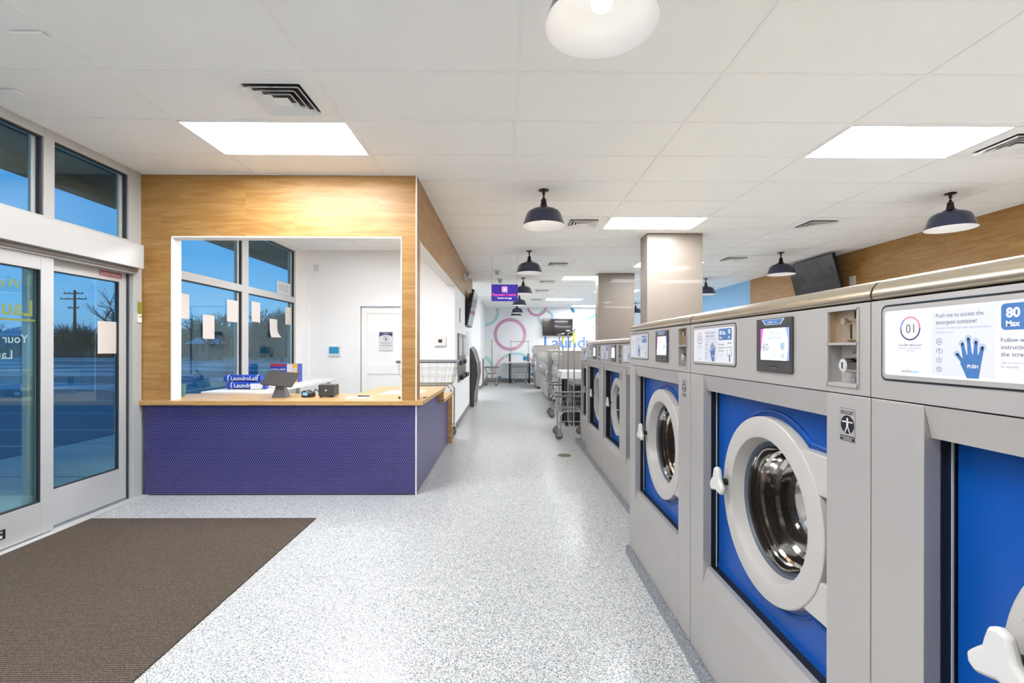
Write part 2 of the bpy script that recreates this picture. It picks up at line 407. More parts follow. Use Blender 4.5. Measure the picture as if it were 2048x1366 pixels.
class Card:
    """flat printing on a surface: coordinates (a, b) in metres, each layer a little higher"""
    def __init__(s, mb, o, right, up=(0, 0, 1), lift=.0002):
        s.lift = lift; s.mb, s.o, s.R, s.U = mb, Vector(o), Vector(right), Vector(up); s.N = s.R.cross(s.U)
    def pt(s, a, b, l): return s.o + s.R * a + s.U * b + s.N * (l * s.lift)
    def poly(s, pts, mt, l=1): s.mb.add([s.pt(a, b, l) for a, b in pts], [tuple(range(len(pts)))], mt); return s
    def rect(s, a0, b0, a1, b1, mt, l=1): return s.poly([(a0, b0), (a1, b0), (a1, b1), (a0, b1)], mt, l)
    def rr(s, a0, b0, a1, b1, r, mt, l=1): return s.poly(rrect(a0, b0, a1, b1, r), mt, l)
    def disc(s, a, b, r, mt, l=1, n=24): return s.poly([(a + r * math.cos(2 * PI * i / n), b + r * math.sin(2 * PI * i / n)) for i in range(n)], mt, l)
    def ring(s, a, b, r0, r1, mt, l=1, t0=0, t1=360, n=48, top=None):
        n = max(3, int(n * (t1 - t0) / 360)); vs = []; fs = []
        for i in range(n + 1):
            t = math.radians(t0 + (t1 - t0) * i / n)
            for r in (r0, r1):
                y = b + r * math.sin(t)
                if top is not None: y = min(y, top)
                vs.append(s.pt(a + r * math.cos(t), y, l))
        for i in range(n): fs.append((2 * i, 2 * i + 1, 2 * i + 3, 2 * i + 2))
        s.mb.add(vs, fs, mt); return s
    def text(s, body, a, b, size, mt, l=2, bold=0., width=None, align='l'):
        v, f = text_mesh(body, bold)
        if not v: return s
        x0 = min(p[0] for p in v); x1 = max(p[0] for p in v); sx = size
        if width: sx = width / (x1 - x0)
        w = (x1 - x0) * sx; off = {'l': 0, 'c': -w / 2, 'r': -w}[align]
        s.mb.add([s.pt(a + off + (p[0] - x0) * sx, b + p[1] * size, l) for p in v], f, mt); return s

def tag(o, label=None, cat=None, group=None, kind=None):
    if label: o['label'] = label
    if cat: o['category'] = cat
    if group: o['group'] = group
    if kind: o['kind'] = kind
    return o
def empty(name, loc, rz=0, **k):
    o = bpy.data.objects.new(name, None); C.objects.link(o); o.location = loc; o.rotation_euler = (0, 0, rz); o.empty_display_size = .1
    return tag(o, **k)
def struct(mb, name, **k):
    o = mb.build(name, **k); o['kind'] = 'structure'; return o
def copy_tree(o, parent=None):
    c = o.copy(); C.objects.link(c); c.parent = parent
    for ch in list(o.children): copy_tree(ch, c)
    return c

# =================================================================== ROOM
XL, XR, YB = -3.44, 5.823, 19.3
XA = -.88                                        # wall along the aisle
YF = 4.5                                         # front of the office box
YO = 8.02                                        # back wall of the office
struct(MB().box(-3.5, XR + .3, -4, YB + .3, -.12, 0, 'floor'), 'floor')
cl = MB().box(-3.55, XR + .3, -4, YB + .3, H, H + .15, 'ceil'); struct(cl, 'ceiling')
# suspended ceiling grid
X0, Y0g, TX, TY = .0646, 2.812, 1.2192, .6096
g = MB()
def clear_of_box(x, y): return not (x < -.7 and YF - .02 < y < 11.75)
for i in range(-3, 5):
    x = X0 + i * TX
    if x > XR or x < XL: continue
    if x < -.9:
        g.box(x - .012, x + .012, -4, YF, H - .005, H, 'tbar'); g.box(x - .012, x + .012, YF + .2, YO, H - .005, H, 'tbar')
    else: g.box(x - .012, x + .012, -4, YB, H - .005, H, 'tbar')
for j in range(-11, 28):
    y = Y0g + j * TY
    if y > YB: break
    xs = XL if (y < YF or y > 11.8) else -.858
    g.box(xs, XR, y - .012, y + .012, H - .0042, H + .001, 'tbar')
    if YF + .2 < y < YO: g.box(XL, -1.02, y - .012, y + .012, H - .0042, H + .001, 'tbar')
struct(g, 'trim_1')

# walls
w = MB(); w.box(XR, XR + .2, -4, YB + .2, 0, H, 'wall'); struct(w, 'wall_right')
w = MB(); w.box(XR - .02, XR, -4, 11.31, 1.2, H, 'oak')
struct(w, 'wall_right_cladding')
w = MB(); w.box(XR - .008, XR, 11.31, YB, .1, H, 'skyblue'); struct(w, 'wall_right_blue')
struct(MB().box(XL, XR + .2, -4.2, -4, 0, H, 'wall'), 'wall_front')
w = MB(); w.box(XL - .6, XR + .2, YB, YB + .2, 0, H, 'wall')
c = Card(w, (0, YB, 0), (1, 0, 0), lift=.0008); T = H - .002
c.ring(.113, 1.93, .53, .665, 'mpink', 2, 5, 295); c.ring(.113, 1.93, .53, .665, 'mlpink', 2, -65, 5)
c.ring(-.9, 2.83, .45, .57, 'mteal', 1, -88, 20, top=T)
c.ring(1.2, 3.08, .31, .42, 'mpink', 3, 190, 350, top=T)
c.ring(1.55, 2.62, .22, .33, 'mteal', 1, 0, 360)
c.ring(3.2, 3.2, .55, .67, 'mdeep', 2, 196, 216, top=T); c.ring(3.2, 3.2, .55, .67, 'mlpink', 2, 216, 275); c.ring(3.2, 3.2, .55, .67, 'mblue', 2, 275, 344, top=T)
for a, b, r, k in ((3.36, 2.35, .035, 'mpink'), (3.48, 2.22, .06, 'mblue'), (3.48, 1.99, .06, 'mteal'), (3.57, 1.83, .03, 'mlpink')): c.disc(a, b, r, k, 1)
c.text('Laund', 1.5, 1.40, .64, 'mtext', 2, .012, width=1.66); c.text('roLab', 3.2, 1.40, .64, 'mtextgrey', 2, .012, width=1.5)
c.ring(.35, .28, .82, .93, 'mteal', 1, 55, 125); c.ring(.35, .28, .82, .93, 'mlpink', 1, 125, 178); c.ring(.35, .28, .82, .93, 'mlpink', 1, 2, 55)
c.ring(1.45, .0, .35, .58, 'mdeep', 2, 60, 150); c.ring(-1.05, .6, .35, .5, 'mteal', 1, -20, 80)
c.disc(-.3, .17, .07, 'mdeep', 2); c.disc(.72, .96, .09, 'mdeep', 2)
struct(w, 'wall_back')
# left side beyond the office: aisle wall, recess, far stub
w = MB(); w.box(XA - .15, XA, YO + .12, 11.75, 0, 2.45, 'wall'); struct(w, 'wall_aisle')
w = MB(); w.box(-2.6, XA - .02, 16.1, 16.25, 0, H, 'wall'); w.box(-1.05, XA - .02, 16.25, YB, 0, H, 'wall'); struct(w, 'wall_recess')
w = MB(); w.box(-2.75, -2.6, 11.6, 16.25, 0, H, 'wall'); w.box(-2.6, XA - .15, 11.6, 11.75, 0, H, 'wall'); struct(w, 'wall_recess_left')
# office back wall with a doorway
w = MB()
w.box(XL, -2.46, YO, YO + .12, 0, H, 'wall'); w.box(-1.64, XA, YO, YO + .12, 0, H, 'wall'); w.box(-2.46, -1.64, YO, YO + .12, 2.10, H, 'wall')
w.box(XL, -3.32, YO - .06, YO, 0, H, 'wall')
struct(w, 'wall_office')
# baseboards
b = MB(); b.box(XA, XA + .012, YO + .12, 11.75, 0, .1, 'base'); struct(b, 'baseboard_aisle')
b = MB(); b.box(-2.6, XA - .02, 16.085, 16.1, 0, .1, 'base'); b.box(XA - .02, XA - .005, 16.085, YB, 0, .1, 'base'); struct(b, 'baseboard_recess')
b = MB(); b.box(XA, XR, YB - .015, YB, 0, .16, 'base'); struct(b, 'baseboard_back')

# front of the office: oak faced portal
w = MB()
w.box(XL, -.858, YF, YF + .12, 2.43, H, 'oak'); w.box(XL, -3.155, YF, YF + .12, .893, 2.43, 'oak')
w.box(-.994, -.858, YF, YF + .19, .893, 2.43, 'oak')
struct(w, 'wall_portal')
w = MB(); w.box(-1.02, -.858, YF + .12, 11.75, 2.45, H, 'oak'); w.box(-1.02, -.87, YF + .19, 11.74, 2.44, 2.45, 'whitetrim'); struct(w, 'wall_soffit')
t = MB()
for a in ((-3.155, -3.143, YF - .004, YF + .122, .893, 2.43), (-1.003, -.993, YF - .004, YF + .192, .893, 2.43), (-3.155, -.993, YF - .004, YF + .122, 2.422, 2.434),
          (-.864, -.853, YF - .005, YF + .006, .893, H), (-.864, -.853, YF - .005, YF + .006, 0, .85), (XL, -.858, YF - .004, YF, H - .008, H)):
    t.box(*a, 'whitetrim')
struct(t, 'trim_2')

# office door with two recessed panels
f = MB(); f.box(-2.525, -2.46, YO - .02, YO + .02, 0, 2.14, 'whitetrim'); f.box(-1.64, -1.575, YO - .02, YO + .02, 0, 2.14, 'whitetrim'); f.box(-2.46, -1.64, YO - .02, YO + .02, 2.085, 2.14, 'whitetrim')
struct(f, 'trim_3')
d = MB(); y = YO + .03
d.box(-2.455, -1.645, y + .012, y + .04, .01, 2.08, 'whitetrim')
for a in ((-2.455, -2.36, .01, 2.08), (-1.74, -1.645, .01, 2.08)): d.box(a[0], a[1], y, y + .012, a[2], a[3], 'whitetrim')
for a in ((.01, .22), (.945, 1.10), (1.965, 2.08)): d.box(-2.36, -1.74, y, y + .012, a[0], a[1], 'whitetrim')
dr = struct(d, 'door_3', bevel=.003)
h = MB(); h.tube((-1.79 + .06, y, 1.13), (-1.73, y - .05, 1.13), .012, 'chrome'); h.tube((-1.73, y - .05, 1.13), (-1.83, y - .05, 1.13), .009, 'chrome'); h.tube((-1.73, y, 1.0), (-1.73, y - .02, 1.0), .02, 'chrome', 12)
h.build('door_handle', dr, True)
s = MB(); s.box(-2.165, -1.925, y - .002, y, 1.34, 1.66, 'label')
c = Card(s, (-2.045, y - .002, 1.5), (1, 0, 0))
c.rect(-.11, .11, .11, .15, 'inknavy', 1); c.poly([(-.11, .11), (-.11, .07), (-.07, .095), (0, .105), (.07, .095), (.11, .07), (.11, .11)], 'inknavy', 1)
c.text('NOTICE', 0, .118, .024, 'label', 2, .01, align='c'); c.ring(0, .045, .040, .046, 'inkgrey', 1)
c.ring(0, .058, .0, .011, 'inkgrey', 1); c.rect(-.014, .02, .014, .044, 'inkgrey', 1); c.poly([(-.034, .07), (.03, .012), (.034, .016), (-.03, .074)], 'inkgrey', 2)
c.text('Employees', 0, -.04, .042, 'inkgrey', 2, 0, align='c'); c.text('Only Please', 0, -.085, .042, 'inkgrey', 2, 0, align='c')
c.rect(-.07, -.112, .07, -.109, 'inkpale', 1)
o = s.build('door_sign', dr); o['label'] = 'white notice with a navy banner reading Employees Only Please'

# =================================================================== STOREFRONT (wall_left)
w = MB()
w.box(XL - .12, XL, -4, 1.3, 0, H, 'wall')
w.box(XL - .12, XL, 7.755, YO + .1, 0, H, 'wall'); w.box(XL - .12, XL, YF + .06, 7.76, 0, .8, 'wall')
w.box(XL - .1, XL + .005, YF - .02, YF + .1, 0, H, 'alu'); w.box(XL - .12, XL + .001, YF, 7.76, 2.95, H, 'whitetrim')
struct(w, 'wall_left')
f = MB(); D0, D1 = XL - .09, XL + .01
f.box(D0, D1, 1.302, 4.478, 2.95, H - .001, 'alu'); f.box(D0, D1, 1.3, 4.48, 2.32, 2.365, 'alu')
for a, b_ in ((1.3, 1.4), (3.555, 3.64), (4.345, 4.48)): f.box(D0 - .002, D1 + .002, a, b_, 2.318, H - .002, 'alu')
for a, b_ in ((1.4, 3.555), (3.64, 4.345)):
    f.box(XL - .03, XL - .005, a, a + .012, 2.365, 2.95, 'gasket'); f.box(XL - .03, XL - .005, b_ - .014, b_, 2.365, 2.95, 'gasket')
    f.box(XL - .03, XL - .005, a, b_, 2.938, 2.95, 'gasket')
    f.box(XL - .06, XL - .035, b_ - .045, b_ - .014, 2.365, 2.95, 'alu')
struct(f, 'window_1', bevel=.002).name = 'window_1'
p = MB(); p.box(XL - .05, XL - .044, 1.4, 3.555, 2.36, 2.95, 'glass'); p.box(XL - .05, XL - .044, 3.64, 4.345, 2.36, 2.95, 'glass')
p.build('window_pane', bpy.data.objects['window_1'])
# sliding entrance
hd = MB(); hd.box(XL - .1, XL + .12, .4, 4.385, 2.105, 2.32, 'alu'); hd.box(XL - .08, XL + .07, .4, 4.385, 2.075, 2.105, 'kiosk')
hd.box(XL - .02, XL + .05, .4, 4.385, 2.06, 2.095, 'alu')
struct(hd, 'trim_4', bevel=.003)
j = MB(); j.box(XL - .1, XL + .02, 4.39, 4.49, 0, 2.34, 'alu'); j.box(XL - .03, XL - .02, 4.375, 4.39, 0, 2.1, 'gasket'); struct(j, 'trim_5', bevel=.002)
th = MB(); th.box(XL - .1, XL + .085, .3, 4.49, -.001, .012, 'alu'); th.box(XL - .02, XL - .01, .3, 4.4, .012, .014, 'gasket'); struct(th, 'trim_6')
def leaf(name, x, y0, y1, yg0, yg1, z0, zg0, zg1, z1):
    m = MB(); t_ = .045
    m.box(x - t_, x, y0, yg0, z0, z1, 'alu'); m.box(x - t_, x, yg1, y1, z0, z1, 'alu')
    m.box(x - t_, x, yg0, yg1, z0, zg0, 'alu'); m.box(x - t_, x, yg0, yg1, zg1, z1, 'alu')
    for a in ((yg0, yg0 + .007, zg0, zg1), (yg1 - .008, yg1, zg0, zg1), (yg0, yg1, zg0, zg0 + .01), (yg0, yg1, zg1 - .008, zg1)):
        m.box(x - .03, x - .002, *a, 'gasket')
    o = struct(m, name, bevel=.0025)
    q = MB(); q.box(x - .027, x - .021, yg0, yg1, zg0, zg1, 'glass'); q.build('door_glass', o)
    return o
d1 = leaf('door_1', XL + .03, 2.35, 3.615, 2.46, 3.516, .02, .255, 1.957, 2.06)
d2 = leaf('door_2', XL - .035, 3.487, 4.43, 3.565, 4.30, .02, .30, 1.975, 2.075)
d4 = leaf('door_4', XL - .035, 1.45, 2.44, 1.55, 2.34, .02, .30, 1.975, 2.075)
s = MB(); c = Card(s, (XL + .004, 3.40, 0), (0, -1, 0))
c.text('Welcome to', .0, 1.80, .10, 'gold', 1); c.text('LaundroLab', -.08, 1.615, .16, 'gold', 1, .01); c.rect(-.1, 1.575, .9, 1.59, 'gold', 1)
c.text('Your Neighborhood', -.05, 1.42, .085, 'vinyl', 1, .006); c.text('Laundromat', .06, 1.31, .085, 'vinyl', 1, .006)
o = s.build('door_lettering', d1); o['label'] = 'gold and white lettering reversed on the glass'
s = MB(); s.box(XL + .0305, XL + .032, 3.0, 3.27, .09, .155, 'black'); c = Card(s, (XL + .032, 3.0, .09), (0, 1, 0))
c.text('CAUTION', .14, .04, .025, 'label', 1, .02); c.text('AUTOMATIC', .02, .015, .02, 'label', 1, .02); c.rect(.15, .008, .25, .028, 'label', 1)
s.build('door_sticker', d1)
s = MB(); c = Card(s, (XL - .0345, 4.05, 2.01), (0, 1, 0))
c.rect(.04, -.006, .275, .04, 'maroon', 1); c.text('CAUTION STAND BACK', .047, .004, .034, 'label', 2, .025, width=.22)
s.build('door_sticker', d2)
q = MB(); q.box(XL + .0205, XL + .04, 4.435, 4.47, 1.70, 1.81, 'olive'); q.box(XL + .0205, XL + .035, 4.433, 4.472, 1.62, 1.70, 'whitetrim'); q.box(XL + .035, XL + .038, 4.435, 4.47, 1.67, 1.68, 'olive')
tag(q.build('door_sensor', bevel=.003), 'small olive and white sensor plate on the aluminium jamb beside the oak wall', 'sensor')

# office window
f = MB()
f.box(D0, D1, YF + .1, 7.755, .8, .86, 'alu'); f.box(D0, D1, YF + .1, 7.755, 2.11, 2.20, 'alu'); f.box(D0, D1, YF + .1, 7.755, 2.94, 2.96, 'alu')
for a, b_ in ((YF + .1, YF + .16), (6.19, 6.345), (7.70, 7.754)): f.box(D0 - .002, D1 + .002, a, b_, .802, 2.948, 'alu')
for z0_, z1_ in ((.86, 2.11), (2.2, 2.94)):
    for a, b_ in ((YF + .16, 6.19), (6.345, 7.70)):
        f.box(XL - .02, XL + .003, b_ - .012, b_, z0_, z1_, 'gasket'); f.box(XL - .02, XL + .003, a, b_, z1_ - .012, z1_, 'gasket'); f.box(XL - .045, XL - .022, b_ - .05, b_ - .012, z0_, z1_, 'alu')
o = struct(f, 'window_2', bevel=.002)
p = MB()
for z0_, z1_ in ((.86, 2.11), (2.2, 2.94)):
    for a, b_ in ((YF + .16, 6.19), (6.345, 7.70)): p.box(XL - .03, XL - .024, a, b_, z0_, z1_, 'glass')
p.build('window_pane', o)
def sheet(pts, label, x=XL - .02, mt='paper', name='paper_sheet', curl=0):
    (ya, za), (yb, zb) = pts; n = 6; m = MB(); vs = []
    for i in range(n + 1):
        z = zb + (za - zb) * i / n; k = curl * max(0, 1 - i / 3) ** 2
        vs += [(x + k * .5, ya, z), (x + k, yb + k * .6, z), (x + k * .5 + .0012, ya, z), (x + k + .0012, yb + k * .6, z)]
    fs = []
    for i in range(n):
        a = 4 * i; fs += [(a, a + 1, a + 5, a + 4), (a + 2, a + 6, a + 7, a + 3), (a, a + 4, a + 6, a + 2), (a + 1, a + 3, a + 7, a + 5)]
    fs += [(0, 2, 3, 1), (4 * n, 4 * n + 1, 4 * n + 3, 4 * n + 2)]
    m.add(vs, fs, mt)
    return tag(m.build(name), label, 'paper', 'sheets of paper taped to the glass')
sheet(((4.10, 1.615), (4.315, 1.335)), 'blank white sheet taped inside the glass of the entrance door', XL - .057)
sheet(((4.99, 1.965), (5.213, 1.70)), 'blank sheet on the office window, cut off by the white opening frame')
sheet(((5.445, 1.765), (5.66, 1.49)), 'blank sheet hanging low in the left office window pane, between two higher ones')
sheet(((5.91, 1.985), (6.15, 1.71)), 'blank sheet on the office window just left of the centre mullion')
sheet(((6.476, 2.015), (6.70, 1.74)), 'blank sheet on the office window just right of the centre mullion')
sheet(((6.968, 1.81), (7.196, 1.54)), 'blank sheet with a curled lower corner hanging low in the right office pane', curl=.05)
sheet(((7.454, 2.025), (7.662, 1.75)), 'blank sheet on the office window, farthest from the entrance, by the wall')
s = MB(); s.box(XL - .021, XL - .02, 7.19, 7.63, 2.21, 2.40, 'vinyl'); c = Card(s, (XL - .02, 7.41, 2.21), (0, 1, 0))
c.text('Open', 0, .10, .07, 'inkpale', 1, align='c'); c.text('7 days', 0, .03, .06, 'inkpale', 1, align='c')
s = MB(); s.box(XL - .021, XL - .02, 7.19, 7.63, 2.21, 2.40, 'vinyl')
for i in range(9): s.box(XL - .02, XL - .0195, 7.24 + .035 * i, 7.262 + .035 * i, 2.235 + .015 * (i % 3), 2.37 - .02 * (i % 2), 'inkpale')
tag(s.build('window_decal'), 'frosted grey patterned decal on the upper office pane above the transom bar', 'decal')

# =================================================================== OUTSIDE
g = MB(); g.box(-160, -6.3, -30, 160, -.4, -.12, 'asphalt')
struct(g, 'ground')
g = MB(); g.box(-6.3, XL - .1, -10, 60, -.3, -.015, 'concrete')
for k in range(20): g.box(-6.3, XL - .12, 1.6 + 1.8 * k, 1.615 + 1.8 * k, -.016, -.0145, 'gasket')
struct(g, 'sidewalk')
g = MB()
for y in (7.3, 8.75, 10.95, 13.6): g.box(-13.5, -6.5, y - .05, y + .05, -.12, -.115, 'paintline')
tag(g.build('stall_lines'), kind='structure')
g = MB(); g.box(-5.6, XL - .1, -6, 30, 3.5, 3.7, 'soffit'); g.box(-5.6, -5.4, -6, 30, 3.36, 3.7, 'fascia'); g.box(XL - .25, XL - .1, -6, 30, H, 3.5, 'soffit')
struct(g, 'roof_canopy')
fn = MB(); x = -95
while x < -18:
    fn.box(x, x + .28, 71, 71.03, -.1, 1.42 + random.uniform(-.03, .03), 'fence'); x += .3
for k in range(32): fn.box(-95 + 2.4 * k, -94.9 + 2.4 * k, 71.03, 71.13, -.1, 1.35, 'fence')
tag(fn.build('fence'), 'long brown board fence across the street seen through the entrance glass', 'fence')
pl = empty('utility_pole', (-63, 70, 0), label='brown wooden utility pole with three crossarms behind the entrance door glass', cat='utility pole')
MB().tube((0, 0, -.12), (0, 0, 9.7), .22, 'poleb', 8, .14).build('pole', pl, True)
for z, hw in ((9.2, 1.4), (8.4, 1.9), (7.1, .8)):
    m = MB(); m.box(-hw, hw, -.28, -.16, z - .07, z + .07, 'poleb')
    for x in (-hw + .1, -hw * .45, hw * .45, hw - .1): m.tube((x, -.22, z + .07), (x, -.22, z + .25), .05, 'house', 6)
    m.build('crossarm', pl)
def bare_tree(seed, h):
    rnd = random.Random(seed); m = MB()
    def grow(p, d, L, r, k):
        q = p + d * L; m.tube(p, q, r, 'bark', 5 if k > 3 else 3, r * .7)
        if k == 0: return
        for _ in range(3 if k > 1 else 4):
            e = (d + Vector((rnd.uniform(-1, 1), rnd.uniform(-1, 1), rnd.uniform(-.35, .75))) * .75).normalized()
            grow(p + d * L * rnd.uniform(.55, 1), e, L * rnd.uniform(.58, .8), r * .6, k - 1)
    grow(Vector((0, 0, 0)), Vector((0, 0, 1)), h * .3, h * .022, 5)
    return m
tm = [bare_tree(k, 9) for k in range(3)]
proto = [m.build('bare_tree') for m in tm]
spots = [(-48, 60, 1.25), (-53, 66, .95), (-57.5, 74, .75), (-68, 76, .8), (-60, 80, .7), (-71, 80, .6), (-78, 74, .9), (-45, 68, .8),
         (-39, 60, .62), (-35.5, 57, .7), (-33, 55, .6), (-29, 55, .7), (-26.5, 53, .55), (-23.5, 50, .6), (-38, 66, .75), (-31, 64, .75), (-27, 62, .7)]
lab = ['tallest bare tree, its crown filling the top right of the entrance door glass', 'bare tree just right of the utility pole',
       'small bare tree directly behind the utility pole', 'bare tree left of the utility pole', 'low bare tree behind the fence near the pole',
       'low bare tree at the left edge of the fixed door glass', 'bare tree seen through the lettered sliding door', 'bare tree half hidden by the sheet on the entrance door']
for k, (x, y, s_) in enumerate(spots):
    o = proto[k] if k < 3 else proto[k % 3].copy()
    if k >= 3: C.objects.link(o)
    o.location = (x, y, -.12); s_ *= 1.3 if k > 7 else 1; o.scale = (s_ * 1.15, s_ * 1.15, s_); o.rotation_euler = (0, 0, k * 1.7)
    tag(o, lab[k] if k < len(lab) else 'bare tree in the thicket behind the office window', 'tree', 'bare winter trees across the street' if k < 8 else 'bare trees in the thicket behind the office window')
th = MB(); rr = random.Random(4)
for k in range(8500):
    x = rr.uniform(-84, -17); y = 75 + rr.uniform(-1.5, 1.5) - max(0, x + 42) * .9; z = rr.uniform(-.1, 2.6 if x < -47 else 3.9) + .8 * math.sin(x * .35); L = rr.uniform(1.0, 2.6)
    d = Vector((rr.uniform(-1, 1), rr.uniform(-.3, .3), rr.uniform(.2, 1.2))).normalized() * L
    z = max(z, -.1)
    th.tube((x, y, z), (x + d.x, y + d.y, z + d.z), .06, 'bark', 3, .02)
tag(th.build('thicket'), 'brown grey leafless thicket along the far side of the street', 'thicket', kind='stuff')
def house(x0, x1, y0, y1, e, r, label):
    o = empty('house', ((x0 + x1) / 2, y0, -.12), label=label, cat='house')
    a = (x1 - x0) / 2; d = y1 - y0
    m = MB(); m.box(-a, a, 0, d, 0, e, 'house'); m.build('wall', o)
    m = MB(); m.prism([(-a - .4, e - .05), (a + .4, e - .05), (0, r)], (0, -.4, 0), (1, 0, 0), (0, 0, 1), d + .8, 'snow'); m.build('roof', o)
    m = MB(); m.box(-a * .5, -a * .2, -.03, 0, 1, 2, 'black'); m.build('window', o); m = MB(); m.box(a * .2, a * .5, -.03, 0, 1, 2, 'black'); m.build('window', o)
house(-79, -69.5, 73.5, 79, 3.2, 4.6, 'low grey house with a snowy roof behind the lettered door')
house(-71, -64.8, 82, 88, 2.6, 3.7, 'small grey house with a snowy roof left of the utility pole')
house(-39.6, -37.4, 60, 63, 2.0, 2.8, 'small house with a snowy roof seen under the low sheet in the office window')

# =================================================================== RECEPTION COUNTER
rc = empty('reception_counter', (-2.1, YF, 0), label='long reception counter faced in purple penny tile with an oak top', cat='counter')
def rel(mb, name, root, **k):
    o = mb.build(name, root, **k); o.location = -root.location; return o
m = MB(); m.box(-3.40, -.858, YF, YF + .03, .012, .85, 'penny'); m.box(-.888, -.858, YF + .03, 6.94, .012, .70, 'penny'); m.box(-.888, -.858, YF + .03, 6.02, .70, .85, 'penny')
m.box(-3.40, -.865, YF + .005, YF + .03, 0, .012, 'dark'); m.box(-.885, -.865, YF + .03, 6.94, 0, .012, 'dark')
rel(m, 'tiled_front', rc)
m = MB(); m.box(-1.6, -.888, 5.02, 6.94, .05, .70, 'ledge'); m.box(-3.38, -.888, YF + .031, 5.02, .05, .85, 'ledge'); m.box(-1.6, -.888, 5.02, 6.02, .7, .85, 'ledge'); rel(m, 'cabinet', rc)
m = MB(); m.prism([(-3.46 + .03, YF - .045), (-.79, YF - .045), (-.79, 6.09), (-1.62, 6.09), (-1.62, 5.16), (-3.43, 5.16)], (0, 0, .892), (1, 0, 0), (0, 1, 0), .042, 'oaktop')
rel(m, 'counter_top', rc, bevel=.003)
m = MB(); m.box(-.93, -.80, 5.96, 6.07, .742, .85, 'oaktop'); rel(m, 'counter_bracket', rc, bevel=.002)
m = MB(); m.box(-1.62, -.79, 6.02, 7.0, .70, .742, 'oaktop'); rel(m, 'lower_counter_top', rc, bevel=.003)
m = MB(); m.box(-.888, -.80, 6.94, 6.985, 0, .70, 'oaktop'); m.box(-1.6, -.888, 6.94, 6.985, 0, .70, 'oaktop'); rel(m, 'end_panel', rc, bevel=.002)

# things on the counter
ZC = .892
t = empty('tablet_stand', (-2.27, 4.80, ZC), label='black tablet seen from behind on a grey wedge stand on the counter', cat='tablet')
m = MB(); R_ = Vector((1, 0, 0)); m.add([(-.07, -.05, 0), (.07, -.05, 0), (.07, .06, 0), (-.07, .06, 0), (-.03, -.01, .16), (.03, -.01, .16), (.03, .015, .16), (-.03, .015, .16)],
      [(0, 3, 2, 1), (4, 5, 6, 7), (0, 1, 5, 4), (1, 2, 6, 5), (2, 3, 7, 6), (3, 0, 4, 7)], 'grayrub'); m.build('stand', t, bevel=.004)
m = MB(); m.prism(rrect(-.155, -.105, .155, .105, .014), (.01, -.03, .19), (.97, .06, -.10), (.06, .80, .60), .01, 'dark'); m.build('screen', t)
m = MB(); m.box(-.02, .025, -.03, .02, .15, .18, 'black'); m.build('hinge', t)
t = empty('card_reader', (-2.005, 4.82, ZC), label='black card reader with a blue-lit keypad beside the tablet stand', cat='card reader')
m = MB(); m.prism([(-.05, 0), (.05, 0), (.05, .035), (-.01, .07), (-.05, .06)], (0, -.05, 0), (1, 0, 0), (0, 0, 1), .12, 'black'); m.build('body', t, bevel=.008)
m = MB(); m.box(-.035, .015, -.0525, -.05, .02, .05, 'mblue'); m.build('screen', t)
m = MB(); m.path([(.05, 0, .01), (.07, .0, .08), (.10, .02, .05), (.12, .03, .004)], .005, 'black'); m.build('cable', t)
t = empty('receipt_printer', (-1.815, 4.84, ZC), label='small black cube shaped receipt printer on the counter', cat='printer')
MB().box(-.075, .08, -.06, .09, .012, .125, 'dark').build('body', t, bevel=.006)
m = MB(); c = Card(m, (0, -.0602, .07), (1, 0, 0)); c.poly([(-.012, .0), (.014, .012), (.004, -.012)], 'label', 1); m.build('logo', t)
for a, b in ((-.055, -.04), (.06, -.04), (0, .06)): MB().tube((a, b, 0), (a, b, .014), .012, 'black', 8).build('foot', t)
t = empty('clipboard', (-1.47, 4.74, ZC), .25, label='white form on a clipboard near the oak post', cat='clipboard')
MB().box(-.12, .12, -.10, .12, 0, .005, 'paper').build('sheet', t)
m = MB(); c = Card(m, (0, 0, .0055), (1, 0, 0), (0, 1, 0))
for k in range(4): c.rect(-.08, -.06 + .035 * k, .02 + .01 * (k % 2), -.05 + .035 * k, 'inkgrey', 1)
m.build('printed_lines', t)
tag(MB().tube((-1.50, 4.80, ZC + .012), (-1.38, 4.79, ZC + .012), .006, 'black', 8).build('pen', smooth=True), 'black pen lying on the clipboard form', 'pen')
m = MB(); m.lathe([(0, .02), (.02, .02), (.027, .016), (.027, 0)], (-1.04, 4.68, ZC), (0, 0, 1), 'black', 20); m.lathe([(0, .0208), (.012, .0208)], (-1.04, 4.68, ZC), (0, 0, 1), 'dark', 20)
tag(m.build('coin_dish', smooth=True), 'small round black dish at the foot of the oak post', 'dish')
tag(MB().box(-1.36, -.93, 5.05, 5.55, ZC, ZC + .004, 'paper').build('desk_pad'), 'large white sheet lying on the side counter behind the oak post', 'paper pad')
tag(MB().box(-.835, -.805, 4.72, 4.80, ZC, ZC + .006, 'black').build('phone'), 'thin black slab on the counter edge just right of the oak post', 'phone')
m = MB(); m.lathe([(.03, 0), (.037, .13), (.034, .13), (.028, .01), (0, .01)], (-3.33 + .03, 4.86, ZC), (0, 0, 1), 'teal', 20)
tag(m.build('cup', smooth=True), 'teal cup standing in the left corner of the counter by the window', 'cup')

